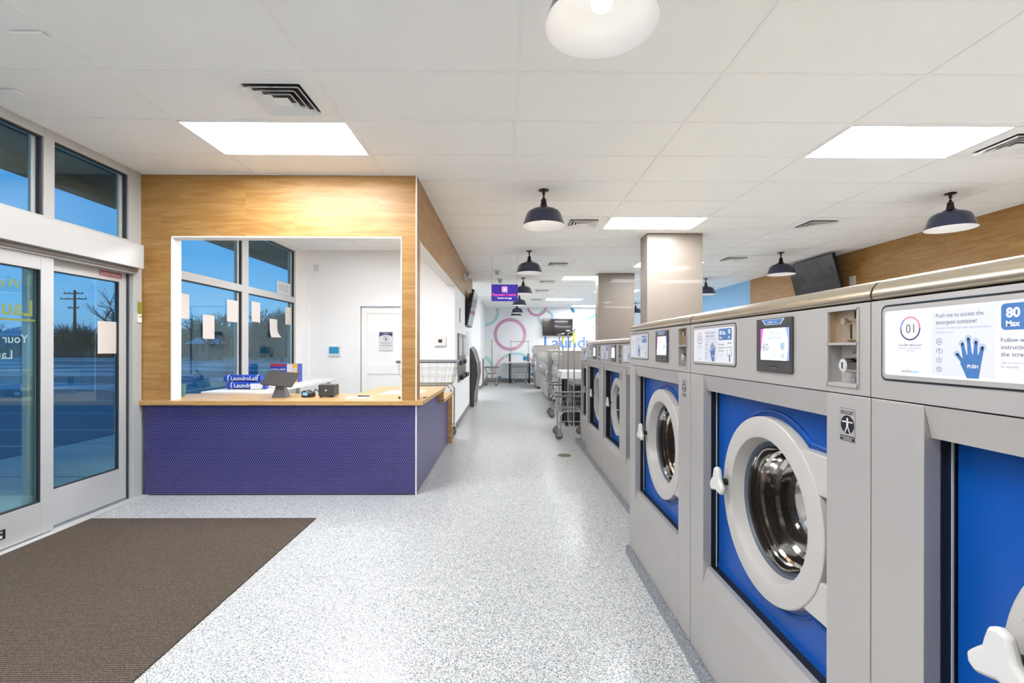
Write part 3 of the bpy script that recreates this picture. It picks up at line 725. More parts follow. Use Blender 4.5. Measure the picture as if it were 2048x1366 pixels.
# folding work table in the office
wt = empty('work_table', (-3.1, 6.4, 0), label='white work table running along the office window', cat='table')
m = MB(); m.prism(rrect(-3.38, 5.25, -2.75, 7.66, .05), (0, 0, .90), (1, 0, 0), (0, 1, 0), .045, 'ledge'); rel(m, 'table_top', wt, bevel=.004)
for x, y in ((-3.3, 5.4), (-2.82, 5.4), (-3.3, 7.55), (-2.82, 7.55)):
    m = MB(); m.box(x - .025, x + .025, y - .025, y + .025, 0, .855, 'alu'); rel(m, 'leg', wt)
for k, (x0, x1, y, z, lb) in enumerate(((-3.27, -2.82, 5.62, .945, 'lower of the two rolled blue laundry bags on the work table'), (-3.33, -2.90, 5.66, 1.025, 'upper of the two rolled blue laundry bags on the work table'))):
    t = empty('laundry_bag', (x0, y, z), label=lb, cat='laundry bag', group='rolled blue laundry bags')
    L = x1 - x0; m = MB(); rr = random.Random(k)
    m.lathe([(0, 0)] + [(.043 * (1 + rr.uniform(-.08, .05)), L * i / 9) for i in range(10)] + [(0, L)], (0, 0, 0), (1, 0, 0), 'bagblue', 16); m.build('roll', t, True)
    m = MB()
    n = 10
    c = Card(m, (0, -.0455, 0), (1, 0, 0)); c.text('LaundroLab', .09, -.02, .066, 'label', 1, .02, width=L * .72); m.build('lettering', t)
    for q in (.05, L - .04): m = MB(); m.lathe([(.046, 0), (.046, .012)], (q, 0, 0), (1, 0, 0), 'label', 16); m.build('strap', t)
m = MB(); m.box(-2.98, -2.86, 5.555, 5.57, .905, .97, 'label'); tag(m.build('price_card'), 'blank white card leaning on the lower blue bag', 'card')
m = MB(); rr = random.Random(9)
m.prism([(-.24, 0), (.24, 0), (.25, .05), (.12, .085), (-.05, .10), (-.22, .115)], (-3.0, 6.0, .90), (1, 0, 0), (0, 0, 1), -.25, 'ledge')
tag(m.build('folded_linen', bevel=.02), 'white folded linen heaped behind the blue bags', 'linen')
t = empty('bag_box', (-3.15, 6.75, .90), label='blue and white box of extra large bags with a yellow end on the work table', cat='box')
MB().box(-.19, .19, 0, .16, 0, .26, 'bagblue').build('carton', t)
m = MB(); c = Card(m, (0, 0, 0), (1, 0, 0)); c.rect(-.19, .225, .02, .26, 'red'); c.rect(.04, .0, .12, .26, 'label'); c.rect(.12, 0, .19, .26, 'orange'); c.disc(.155, .18, .03, 'label', 2)
c.disc(.0, .24, .02, 'red', 2); c.text('EXTRA LARGE', -.18, .17, .035, 'label', 2, .02, width=.2); c.text('Bags', -.05, .12, .04, 'label', 2, .02); m.build('printing', t)

# wall fittings in the office
def wallbox(name, x0, x1, z0, z1, y, d, mt, label, cat, parts=()):
    o = empty(name, ((x0 + x1) / 2, y, (z0 + z1) / 2), label=label, cat=cat)
    m = MB().box(x0, x1, y - d, y, z0, z1, mt); rel(m, 'housing', o, bevel=.004)
    for nm, a in parts:
        rel(MB().box(a[0], a[1], y - d - .003, y - d, a[2], a[3], a[4]), nm, o)
    return o
wallbox('alarm_keypad', -2.995, -2.795, 1.245, 1.41, YO, .03, 'label', 'white touch screen keypad on the office back wall left of the door', 'keypad', (('screen', (-2.975, -2.815, 1.29, 1.40, 'mdeep')),))
wallbox('thermostat', -1.215, -1.03, 1.42, 1.585, YO, .035, 'ledge', 'square white thermostat on the office wall beside the oak post', 'thermostat', (('screen', (-1.155, -1.09, 1.475, 1.53, 'dark')),))
wallbox('motion_sensor', -3.215, -3.155, 2.68, 2.78, YO, .05, 'label', 'small white motion sensor high on the office back wall', 'sensor')

# =================================================================== WIRE CARTS
def make_cart(w_, l_, zr, zb, pole=True, ph=1.67, sleeve=True):
    """basket w_ wide (x), l_ long (y), rim height zr, basket floor zb"""
    t = empty('laundry_cart', (0, 0, 0)); a, b = w_ / 2, l_ / 2; ta, tb = a - .07, b - .07
    rim = MB(); P4 = [(-a, -b), (a, -b), (a, b), (-a, b)]
    rim.path([(x, y, zr) for x, y in P4 + P4[:1]], .017, 'grayrub', 8); rim.build('rim', t, True)
    m = MB(); N = 7
    for i in range(N + 1):
        f = i / N
        for s_ in (-1, 1):
            m.tube((-a + 2 * a * f, s_ * b, zr), (-ta + 2 * ta * f, s_ * tb, zb), .0028, 'wire', 4)
            m.tube((s_ * a, -b + 2 * b * f, zr), (s_ * ta, -tb + 2 * tb * f, zb), .0028, 'wire', 4)
        m.tube((-ta + 2 * ta * f, -tb, zb), (-ta + 2 * ta * f, tb, zb), .0028, 'wire', 4); m.tube((-ta, -tb + 2 * tb * f, zb), (ta, -tb + 2 * tb * f, zb), .0028, 'wire', 4)
    for f in (.33, .66, 1):
        aa = a + (ta - a) * f; bb = b + (tb - b) * f; z = zr + (zb - zr) * f
        m.path([(-aa, -bb, z), (aa, -bb, z), (aa, bb, z), (-aa, bb, z), (-aa, -bb, z)], .0035, 'wire', 4)
    m.build('basket', t)
    fr = MB()
    for s_ in (-1, 1):
        y = s_ * (tb - .03)
        fr.path([(-ta + .0, y, .13), (-ta, y, zb - .08), (-ta + .05, y, zb - .015), (ta - .05, y, zb - .015), (ta, y, zb - .08), (ta, y, .13)], .012, 'wire', 8)
        fr.tube((-ta, y, .20), (ta, y, .20), .009, 'wire', 6)
    for s_ in (-1, 1): fr.tube((s_ * ta, -tb + .03, .20), (s_ * ta, tb - .03, .20), .009, 'wire', 6)
    fr.build('frame', t, True)
    for sx in (-1, 1):
        for sy in (-1, 1):
            x, y = sx * ta, sy * (tb - .03)
            c_ = MB(); c_.lathe([(0, -.014), (.048, -.014), (.058, -.008), (.058, .008), (.048, .014), (0, .014)], (x - .02, y, .058), (0, 1, .15), 'grayrub', 20); c_.build('wheel', t, True)
            c_ = MB(); c_.box(x - .045, x + .02, y - .024, y - .018, .05, .135, 'wire'); c_.box(x - .045, x + .02, y + .018, y + .024, .05, .135, 'wire'); c_.box(x - .045, x + .02, y - .024, y + .024, .12, .137, 'wire'); c_.build('caster_fork', t)
    if pole:
        r = MB()
        for s_ in (-1, 1):
            r.tube((0, s_ * (b + .012), .20), (0, s_ * (b + .012), ph), .012, 'wire', 8); r.tube((0, s_ * (b + .012), .20), (0, s_ * (tb - .03), .20), .01, 'wire', 6)
            r.tube((-.035, s_ * (b + .012), ph), (.035, s_ * (b + .012), ph), .012, 'wire', 8)
        r.tube((0, -b - .012, ph - .04), (0, b + .012, ph - .04), .011, 'wire', 8); r.build('hanging_rack', t, True)
        if sleeve: MB().tube((0, -b - .012, ph - .22), (0, -b - .012, ph - .05), .0155, 'yellow', 10).build('yellow_sleeve', t, True)
    return t
ct = make_cart(.52, .66, .665, .44)
g_ = 'wire laundry carts in the aisle'
def place(o, x, y, rz, label, group=g_):
    o.location = (x, y, 0); o.rotation_euler = (0, 0, rz); return tag(o, label, 'laundry cart', group)
place(ct, 1.00, 7.45, 0, 'nearest wire laundry cart with a tall rack beside the last big washers')
place(copy_tree(ct), 1.10, 9.72, 0, 'wire laundry cart just behind the nearest one in the aisle')
place(copy_tree(ct), .48, 18.35, PI / 2, 'wire laundry cart parked at the back table under the pink ring')
place(copy_tree(ct), -.57, 17.75, 0, 'wire laundry cart in the far left corner before the mural')
oc = make_cart(.86, .62, 1.18, .84, False); place(oc, -1.20, 7.35, 0, 'wire basket cart standing inside the office gate', 'wire basket cart in the office')

# =================================================================== WASHERS
def holed(mb, x, y0, y1, z0, z1, holes, mt, depth=.02):
    ys = sorted({y0, y1, *[h[0] for h in holes], *[h[1] for h in holes]}); zs = sorted({z0, z1, *[h[2] for h in holes], *[h[3] for h in holes]})
    for a, b in zip(ys, ys[1:]):
        for c_, d_ in zip(zs, zs[1:]):
            if any(h[0] <= a and b <= h[1] and h[2] <= c_ and d_ <= h[3] for h in holes): continue
            mb.quad((x, a, c_), (x, a, d_), (x, b, d_), (x, b, c_), mt)
    for (a, b, c_, d_) in [(y0, y1, z0, z1)] + list(holes):
        e = x + depth
        for p, q in (((a, c_), (b, c_)), ((b, c_), (b, d_)), ((b, d_), (a, d_)), ((a, d_), (a, c_))):
            mb.quad((x, p[0], p[1]), (x, q[0], q[1]), (e, q[0], q[1]), (e, p[0], p[1]), mt)

def label_mesh(num, s):
    """instruction label; (a, b) from the lower left corner, .364 x .136"""
    m = MB(); L = .37; Hh = .137
    c = Card(m, (-.0026, s['det'][1] - .012, s['dz'][0] + .013), (0, -1, 0))
    c.poly(rrect(0, 0, L, Hh, .006), 'label', 0); c.rect(.115, .006, .235, Hh - .006, 'labelgrey', 1)
    c.ring(.065, .098, .0215, .0245, 'inknavy', 2, 180, 360); c.ring(.065, .098, .0215, .0245, 'inkpink', 2, 0, 130); c.ring(.065, .098, .0215, .0245, 'inkmid', 2, 130, 180)
    c.text(num, .065, .089, .026, 'inkgrey', 2, 0, align='c')
    c.text('Scan QR code to start', .065, .062, .0062, 'inkgrey', 2, 0, align='c'); c.text('Escanea el código QR para', .065, .056, .0052, 'inkpale', 2, 0, align='c'); c.text('comenzar', .065, .051, .0052, 'inkpale', 2, 0, align='c')
    c.text('laundry', .045, .008, .0075, 'inkgrey', 2, 0, width=.024); c.text('pulse', .071, .008, .0075, 'mblue', 2, 0, width=.015)
    c.text('Push me to access the', .124, .116, .0115, 'inkgrey', 2, 0, width=.092); c.text('detergent container', .124, .103, .0115, 'inkgrey', 2, 0, width=.081)
    c.text('Empújame para acceder al contenedor', .124, .094, .0065, 'inkpale', 2, 0, width=.106); c.text('de detergente', .124, .086, .0065, 'inkpale', 2, 0, width=.036)
    # icons
    x = .131
    c.ring(x, .070, .0052, .0062, 'inkgrey', 2)
    for k in range(6): t_ = k * PI / 3; c.poly([(x - .0005 * math.sin(t_), .07 + .0005 * math.cos(t_)), (x + .005 * math.cos(t_), .07 + .005 * math.sin(t_)), (x + .0005 * math.sin(t_), .07 - .0005 * math.cos(t_))], 'inkgrey', 2)
    c.ring(x - .001, .052, .004, .005, 'inkgrey', 2, 40, 220); c.ring(x + .002, .052, .004, .005, 'inkgrey', 2, -140, 60); c.ring(x, .053, .001, .002, 'inkgrey', 2)
    for k, z in enumerate((.031, .013)):
        c.poly([(x - .006, z + .008), (x - .005, z + .008), (x - .0037, z + .001), (x + .0037, z + .001), (x + .005, z + .008), (x + .006, z + .008), (x + .0045, z), (x - .0045, z)], 'inkgrey', 2)
        for q in ((0,) if k == 0 else (-.0017, .0017)): c.rect(x + q - .0006, z + .003, x + q + .0006, z + .010, 'inkgrey', 2)
    # hand
    hx, hy = .196, .0
    fing = [((hx - .013, .038), (hx - .019, .066)), ((hx - .004, .040), (hx - .0075, .075)), ((hx + .005, .040), (hx + .0065, .069)), ((hx + .0125, .036), (hx + .018, .059)), ((hx - .012, .026), (hx - .029, .047))]
    for (p, q) in fing:
        d = Vector((q[0] - p[0], q[1] - p[1])).normalized(); n_ = Vector((-d.y, d.x)); r = .0036
        c.poly([(p[0] + n_.x * r * 1.25, p[1] + n_.y * r * 1.25), (p[0] - n_.x * r * 1.25, p[1] - n_.y * r * 1.25), (q[0] - n_.x * r * .8, q[1] - n_.y * r * .8), (q[0] + n_.x * r * .8, q[1] + n_.y * r * .8)], 'inkblue', 2)
        c.disc(q[0], q[1], r * .8, 'inkblue', 2, 12); c.ring(q[0], q[1], .0050, .0058, 'inkblue', 2, n=20)
    c.poly([(hx - .010, .004), (hx + .011, .004), (hx + .0165, .034), (hx + .011, .046), (hx, .047), (hx - .012, .046), (hx - .0165, .036), (hx - .0225, .030)][::1], 'inkblue', 3)
    c.text('PUSH', hx + .001, .022, .0085, 'label', 4, .03, align='c')
    # capacity badge
    c.rr(.245, .088, .355, .132, .007, 'inkblue', 1); c.text('80 lbs', .253, .109, .022, 'label', 2, .035, width=.052); c.text('Max', .253, .094, .013, 'label', 2, .035, width=.022); c.text('x8', .325, .094, .013, 'label', 2, .035, width=.014)
    c.poly([(.324, .127), (.346, .127), (.343, .112), (.327, .112)], 'label', 2); c.rect(.327, .121, .343, .1225, 'inkblue', 3); c.rect(.3275, .116, .3425, .1175, 'inkblue', 3)
    c.text('Follow wash', .245, .068, .0105, 'inkgrey', 2, 0, width=.05); c.text('instructions on', .245, .056, .0105, 'inkgrey', 2, 0, width=.062); c.text('the screen', .245, .044, .0105, 'inkgrey', 2, 0, width=.045)
    c.text('Siga las instrucciones', .245, .032, .0062, 'inkpale', 2, 0, width=.05); c.text('en pantalla', .245, .025, .0062, 'inkpale', 2, 0, width=.028)
    c.rect(.318, .028, .353, .062, 'inkgrey', 2); c.rect(.320, .030, .351, .060, 'label', 3); c.poly([(.334, .006), (.342, .006), (.343, .022), (.339, .036), (.337, .036), (.334, .022)], 'inkgrey', 4)
    c.rect(.322, .074, .333, .078, 'inkgrey', 2); c.rect(.338, .074, .349, .078, 'inkgrey', 2)
    return m

def make_washer(s):
    W, zb, zs, zt = s['W'], s['zb'], s['zs'], s['zt']; rc_, lc = s['rc'], s['lc']; D = s['D']; oz0, oz1 = s['oz']; dp = s['dp']
    t = empty('washing_machine', (0, 0, 0))
    e = .0015
    m = MB(); m.box(.02, D, e, W - e, zb + .004, zt - .004, 'steel')
    # cut the front of the carcass: built as a shell so the recess stays open
    m = MB(); m.box(.02, D, e, .02, zb, zt, 'steel'); m.box(.02, D, W - .02, W - e, zb, zt, 'steel'); m.box(D - .02, D, .02, W - .02, zb, zt, 'steel')
    m.box(.02, D - .02, .02, W - .02, zb, zb + .02, 'black'); m.box(.02, D - .02, .02, W - .02, zs - .01, zs + .01, 'black'); m.box(.03, D - .02, .02, W - .02, zt - .012, zt, 'black')
    m.build('cabinet', t)
    # lid with a rolled front edge
    m = MB(); pr = [(.004, zt + .004), (0, zt + .008), (0, zt + .018), (.004, zt + .030), (.014, zt + .042), (.035, zt + .05), (D, zt + .055), (D, zt + .004)]
    m.prism([(-a, b) for a, b in pr][::-1], (0, W - .003, 0), (-1, 0, 0), (0, 0, 1), 0, 'lid') if False else None
    n = len(pr); vs = [(a, .003, b) for a, b in pr] + [(a, W - .003, b) for a, b in pr]
    m.add(vs, [tuple(range(n)), tuple(range(2 * n - 1, n - 1, -1))] + [(i, n + i, n + (i + 1) % n, (i + 1) % n) for i in range(n)], 'lid'); m.build('lid', t, True, ang=50)
    # control panel with a coin well
    co = s['coin']; cz = s['cz']; cm = s['cm']
    m = MB(); holed(m, 0, e, W - e, zs + .0015, zt - .001, [(co[0], co[1], cz[0] + .008, cm - .003), (co[0], co[1], cm + .003, cz[1] - .004)], 'steel', .02); m.build('control_panel', t)
    # detergent drawer
    d0, d1_ = s['det']; z0, z1 = s['dz']
    m = MB(); m.prism([(-a, b) for a, b in rrect(d0, z0, d1_, z1, .012)][::-1], (-.003, 0, 0), (0, -1, 0), (0, 0, 1), .003, 'steel')
    dd = MB(); dd.prism(rrect(-d1_ - .001, z0 - .001, -d0 + .001, z1 + .001, .015), (-.0006, 0, 0), (0, -1, 0), (0, 0, 1), .0006, 'chrome')
    dd.prism(rrect(-d1_ , z0, -d0, z1, .014), (-.0012, 0, 0), (0, -1, 0), (0, 0, 1), .001, 'black')
    dd.prism(rrect(-d1_ + .004, z0 + .004, -d0 - .004, z1 - .004, .012), (-.0022, 0, 0), (0, -1, 0), (0, 0, 1), .002, 'steel')
    det = dd.build('detergent_drawer', t)
    label_mesh(s['num'], s).build('instruction_label', det)
    # display
    b0, b1 = s['bez']; z0, z1 = s['bz']; h_ = z1 - z0; w_ = b1 - b0
    m = MB(); m.prism(rrect(-b1, z0, -b0, z1, .004), (-.007, 0, 0), (0, -1, 0), (0, 0, 1), .007, 'dark'); dis = m.build('display', t, bevel=.0015)
    m = MB(); c = Card(m, (-.0075, b1, z0), (0, -1, 0)); k = w_ / .195
    c.rect(.022 * k, .034, .187 * k, .139, 'black', 0); c.rect(.028 * k, .038, .184 * k, .137, 'screen', 1)
    c.poly([(.028 * k, .137), (.028 * k, .06), (.034 * k, .075), (.037 * k, .10), (.045 * k, .137)], 'scrpink', 2)
    c.poly([(.184 * k, .137), (.184 * k, .038), (.170 * k, .038), (.178 * k, .07), (.178 * k, .10), (.165 * k, .137)], 'scrblue', 2)
    c.text('Welcome to', .106 * k, .118, .014, 'scrtext', 3, 0, width=.07 * k, align='c'); c.text('LaundroLab', .106 * k, .104, .015, 'scrtext', 3, 0, width=.078 * k, align='c')
    c.text('80', .058 * k, .068, .032, 'scrtext', 3, .0, align='c', width=.033 * k); c.text('lbs', .058 * k, .057, .009, 'scrpale', 3, align='c'); c.text('x8', .15 * k, .046, .02, 'scrtext', 3, .0, align='c', width=.022 * k)
    c.text('Quick', .104 * k, .092, .009, 'scrpale', 3, align='c'); c.text('& easy', .104 * k, .082, .009, 'scrpale', 3, align='c'); c.rect(.085 * k, .046, .122 * k, .048, 'scrpale', 3); c.rect(.085 * k, .053, .122 * k, .055, 'scrpale', 3)
    c.ring(.104 * k, .068, .005, .007, 'scrpale', 3, 0, 360); c.poly([(.137 * k, .092), (.163 * k, .092), (.159 * k, .07), (.141 * k, .07)], 'scrpale', 3)
    m.build('screen', dis)
    m = MB(); c = Card(m, (-.0075, b1, z0), (0, -1, 0))
    c.poly([(.035 * k, .165), (.055 * k, .148), (.14 * k, .148), (.16 * k, .165)][::-1], 'label', 0); c.poly([(.041 * k, .164), (.058 * k, .1495), (.137 * k, .1495), (.154 * k, .164)][::-1], 'inkblue', 1)
    c.text('CLARUS', .097 * k, .153, .009, 'label', 2, .02, width=.028 * k, align='r'); c.text('VIBE', .1 * k, .153, .009, 'mblue', 2, .02, width=.02 * k); m.build('badge', dis); m = MB(); c = Card(m, (-.0075, b1, z0), (0, -1, 0))
    c.rect(.075 * k, .012, .122 * k, .022, 'black', 0); c.rect(.078 * k, .0135, .119 * k, .0155, 'kiosk', 1); m.build('reader_slot', dis)
    # coin unit
    c0, c1 = co; fr = MB()
    for a in ((c0 - .003, c0 + .003, cz[0], cz[1]), (c1 - .003, c1 + .003, cz[0], cz[1]), (c0, c1, cz[0], cz[0] + .008), (c0, c1, cz[1] - .005, cz[1]), (c0, c1, cm - .003, cm + .003)): fr.box(-.003, .004, *a, 'steel')
    cu_ = fr.build('coin_unit', t)
    m = MB(); m.box(.020, .024, c0, c1, cm, cz[1], 'brass'); m.box(0, .022, c1 - .002, c1, cm, cz[1], 'brass'); m.box(0, .022, c0, c0 + .002, cm, cz[1], 'brass')
    sl = (c0 + c1) / 2 - .01
    m.box(.0185, .0201, sl + .006, sl + .010, cm + .012, cm + .048, 'black'); m.box(.0185, .0201, sl - .006, sl - .004, cm + .062, cz[1] - .006, 'black'); m.build('coin_plate', cu_)
    m = MB(); m.tube((.02, sl + .012, cm + .056), (.008, sl + .012, cm + .056), .004, 'brass', 12); m.tube((.009, sl + .012, cm + .056), (.001, sl + .012, cm + .056), .0085, 'lid', 16); m.build('return_button', cu_, True)
    m = MB(); m.box(0, .02, sl - .006, sl + .022, cm + .008, cm + .011, 'brass'); m.build('coin_slide', cu_)
    m = MB(); m.box(.034, .038, c0, c1, cz[0] + .006, cm, 'steel'); m.box(0, .036, c1 - .002, c1, cz[0] + .006, cm, 'steel'); m.box(0, .036, c0, c0 + .002, cz[0] + .006, cm, 'steel'); m.box(0, .036, c0, c1, cz[0] + .006, cz[0] + .009, 'steel')
    lz = (cz[0] + cm) / 2
    for q in (-.034, .034): m.lathe([(.006, 0), (.005, -.006), (0, -.007)], (.034, sl + .012, lz + q), (1, 0, 0), 'chrome', 12)
    m.build('coin_vault', cu_)
    m = MB(); m.tube((.034, sl, lz), (-.004, sl + .004, lz), .021, 'chrome', 20, .017); m.lathe([(0, 0), (.012, 0), (.014, .003)], (-.0055, sl + .004, lz), (1, 0, 0), 'alu', 20); m.box(-.0062, -.005, sl + .002, sl + .006, lz - .008, lz + .008, 'black'); m.build('lock', cu_, True)
    # lower front
    m = MB(); m.box(0, .02, e, rc_, zb, zs - .0015, 'steel'); sp_ = m.build('side_panel', t, bevel=.0015)
    m = MB(); c = Card(m, (-.0002, rc_ * .66, zs - .113 * 1.0), (0, -1, 0)); q = .05
    c.rect(-.001, -.002, q + .001, .078, 'dark', 0); c.rect(0, -.001, q, .077, 'steel', 1); c.text('ERGOCERT', q / 2, .064, .012, 'black', 2, .03, width=q * .9, align='c')
    c.poly([(q / 2 + .023 * math.cos(a), .039 + .0225 * math.sin(a)) for a in [2 * PI * i / 24 for i in range(24)]], 'black', 2)
    c.disc(q / 2, .053, .003, 'label', 3, 10); c.rect(q / 2 - .018, .044, q / 2 + .018, .047, 'label', 3); c.rect(q / 2 - .003, .032, q / 2 + .003, .050, 'label', 3)
    c.poly([(q / 2 - .003, .034), (q / 2 + .001, .034), (q / 2 - .007, .019), (q / 2 - .010, .019)], 'label', 3); c.poly([(q / 2 + .003, .034), (q / 2 - .001, .034), (q / 2 + .007, .019), (q / 2 + .010, .019)], 'label', 3)
    c.rect(.001, 0, q - .001, .012, 'black', 2); c.text('ERGONOMICALLY', q / 2, .0065, .0045, 'label', 3, .01, width=q * .86, align='c'); c.text('CERTIFIED', q / 2, .0015, .0045, 'label', 3, .01, width=q * .6, align='c')
    m.build('certification_sticker', sp_)
    yl = W - lc
    m = MB(); m.box(0, .035, yl + .0008, W - e, zb, zs - .0015, 'steel'); m.build('corner_panel', t, bevel=.0015)
    sl_ = .0145
    m = MB(); vs = [(0, zs - .0015), (sl_, oz1), (.035, oz1 - .003), (.035, zs - .0015)]; n = 4
    m.add([(a, rc_ + .0008, b) for a, b in vs] + [(a, yl, b) for a, b in vs], [(0, 1, 2, 3)[::-1], (4, 5, 6, 7)] + [(i, (i + 1) % 4, 4 + (i + 1) % 4, 4 + i) for i in range(4)], 'steel'); m.build('header_panel', t)
    fz = oz0 - .066
    vs = [(0, zb), (0, fz), (sl_, oz0), (.035, oz0), (.035, zb)]; n = 5; m = MB()
    m.add([(a, rc_ + .0008, b) for a, b in vs] + [(a, yl, b) for a, b in vs], [tuple(range(n)), tuple(range(2 * n - 1, n - 1, -1))] + [(i, n + i, n + (i + 1) % n, (i + 1) % n) for i in range(n)], 'steel'); m.build('kick_panel', t)
    # recess lining and the blue front
    m = MB()
    m.box(.035, dp, yl - .001, yl + .012, oz0, oz1, 'black'); m.box(.035, dp, rc_ - .012, rc_ + .001, oz0, oz1, 'black'); m.box(.035, dp, rc_, yl, oz1 - .002, oz1 + .012, 'black'); m.box(.035, dp, rc_, yl, oz0 - .012, oz0 + .001, 'black')
    m.box(dp - .012, dp - .008, yl - .003, yl - .001, oz0, oz1, 'alu'); m.build('recess_lining', t)
    yc, zc, R, Ri = s['yc'], s['zc'], s['R'], s['Ri']
    m = MB(); n = 64; rh = Ri + .02; ring_, rect_ = [], []
    y0_, y1_, z0_, z1_ = rc_, yl - .003, oz0, oz1
    angs = sorted([2 * PI * i / n for i in range(n)] + [math.atan2(z - zc, y - yc) % (2 * PI) for y in (y0_, y1_) for z in (z0_, z1_)])
    for a in angs:
        ca, sa = math.cos(a), math.sin(a); k = min(((y1_ - yc) / ca if ca > 1e-9 else (y0_ - yc) / ca if ca < -1e-9 else 9), ((z1_ - zc) / sa if sa > 1e-9 else (z0_ - zc) / sa if sa < -1e-9 else 9))
        ring_.append((dp, yc + rh * ca, zc + rh * sa)); rect_.append((dp, yc + k * ca, zc + k * sa))
    nn = len(angs); m.add(ring_ + rect_, [(i, (i + 1) % nn, nn + (i + 1) % nn, nn + i) for i in range(nn)], 'blue')
    Re = R + .018
    pts = [(yc + Re * math.cos(a), zc + Re * math.sin(a)) for a in [math.radians(x) for x in range(-30 - 90 + 0, 241 - 90 + 90 - 60, 5)]]
    bead = [(y0_ + .002, zc + .245)] + [(yc + Re * math.cos(math.radians(a)), zc + Re * math.sin(math.radians(a))) for a in range(128, 60 - 1, -4)]
    m.path([(dp, y, z) for y, z in bead], .006, 'blue', 8)
    bead = [(y0_ + .002, zc - .265)] + [(yc + Re * math.cos(math.radians(a)), zc + Re * math.sin(math.radians(a))) for a in range(232, 276, 4)]
    m.path([(dp, y, z) for y, z in bead], .006, 'blue', 8)
    m.box(dp - .004, dp + .004, rc_, yl - .003, oz0, oz0 + .02, 'blue'); m.build('blue_front', t, True)
    # door
    fd = s['fd']                                  # depth of the ring's face behind the front
    pr = [(R - .004, dp + .002), (R, dp - .004), (R, fd + .006), (R - .0015, fd + .002), (R - .005, fd), (R - .04, fd - .0035), (Ri + .03, fd - .0035), (Ri + .004, fd - .0025), (Ri + .001, fd - .001), (Ri, fd + .002), (Ri - .002, fd + .008),
          (Ri - .009, fd + .03), (Ri - .013, fd + .043), (Ri - .016, fd + .045)]
    m = MB(); m.lathe(pr, (0, yc, zc), (1, 0, 0), 'door', 72); dr_ = m.build('door', t, True, ang=22)
    m = MB()
    for za, zb_ in ((zc + .125, zc + .238), (zc - .225, zc - .112)):
        m.box(fd + .004, dp + .003, rc_ - .005, yc - R * .62, za, zb_, 'door')
    m.box(dp - .012, dp - .001, rc_, yc - R * .8, zc - .112, zc + .125, 'dark'); m.build('hinge', dr_, bevel=.004)
    m = MB(); g0 = fd + .045; rg = Ri - .013
    m.lathe([(rg + .004, g0 - .004), (rg - .004, g0 - .002), (rg - .009, g0 + .006), (rg - .015, g0 + .003), (rg - .020, g0 + .014)], (0, yc, zc), (1, 0, 0), 'rubber', 64)
    m.lathe([(rg - .020, g0 + .012), (rg - .023, g0 + .02), (rg - .026, g0 + .035)], (0, yc, zc), (1, 0, 0), 'black', 64); m.build('gasket', dr_, True)
    m = MB(); rw = rg - .022
    m.lathe([(rw, g0), (rw - .006, g0 + .02), (rw - .008, g0 + .045), (rw - .016, g0 + .052), (rw - .022, g0 + .09), (rw - .034, g0 + .10), (rw - .04, g0 + .13), (rw - .055, g0 + .145)], (0, yc, zc), (1, 0, 0), 'porthole', 64)
    m.lathe([(rw - .055, g0 + .145), (rw - .085, g0 + .155), (rw * .3, g0 + .16), (0, g0 + .16)], (0, yc, zc), (1, 0, 0), 'wetglass', 64)
    m.lathe([(rw + .001, g0 + .030), (rw - .004, g0 + .027), (rw - .006, g0 + .034)], (0, yc, zc), (1, 0, 0), 'lid', 64); m.build('door_glass', dr_, True)
    # T shaped handle
    hy, hz = yc + R - .04, zc + .012
    pts = []
    for k in range(3):
        a0 = math.radians(90 + 120 * k)
        for da, rr_ in ((-17, .056), (0, .059), (17, .056), (38, .038), (60, .031), (82, .038)): pts.append((rr_ * math.cos(a0 + math.radians(da)), rr_ * math.sin(a0 + math.radians(da))))
    m = MB(); m.prism(pts, (fd - .050, hy, hz), (0, -1, 0), (0, 0, 1), .020, 'whiteplastic' if 'whiteplastic' in M else 'door'); hn = m.build('handle', dr_, True, bevel=.007)
    m = MB(); m.tube((fd - .032, hy, hz), (fd, hy, hz), .013, 'black', 16); m.build('shaft', dr_, True)
    for a, r_ in ((152, .007), (162, .009)):
        m = MB(); x_, z_ = (R - .035) * math.cos(math.radians(a)), (R - .035) * math.sin(math.radians(a))
        m.lathe([(r_, 0), (r_ - .001, -.0015), (r_ - .002, 0)], (fd - .003, yc - x_, zc + z_), (1, 0, 0), 'door', 20); m.build('embossed_symbol', dr_, True)
    # drum
    m = MB(); gd = g0 + .03; rd = min(R + .03, W / 2 - .06)
    m.lathe([(rg + .03, g0 + .01), (rg - .012, g0 + .03), (rg - .008, g0 + .10), (rd, g0 + .14)], (0, yc, zc), (1, 0, 0), 'drum', 64)
    m.lathe([(rd, g0 + .14), (rd, D - .1)], (0, yc, zc), (1, 0, 0), 'perf', 64); m.lathe([(rd, D - .1), (rd * .6, D - .12), (.05, D - .1), (0, D - .1)], (0, yc, zc), (1, 0, 0), 'drum', 48)
    for k in range(3):
        a = math.radians(30 + 120 * k); u_ = (math.cos(a), math.sin(a))
        m.tube((g0 + .12, yc + u_[0] * (rd - .03), zc + u_[1] * (rd - .03)), (D - .12, yc + u_[0] * (rd - .03), zc + u_[1] * (rd - .03)), .035, 'drum', 8)
    m.build('drum', t, True)
    return t
M['whiteplastic'] = mat('off white moulded plastic', 'C6C4BF', .4)

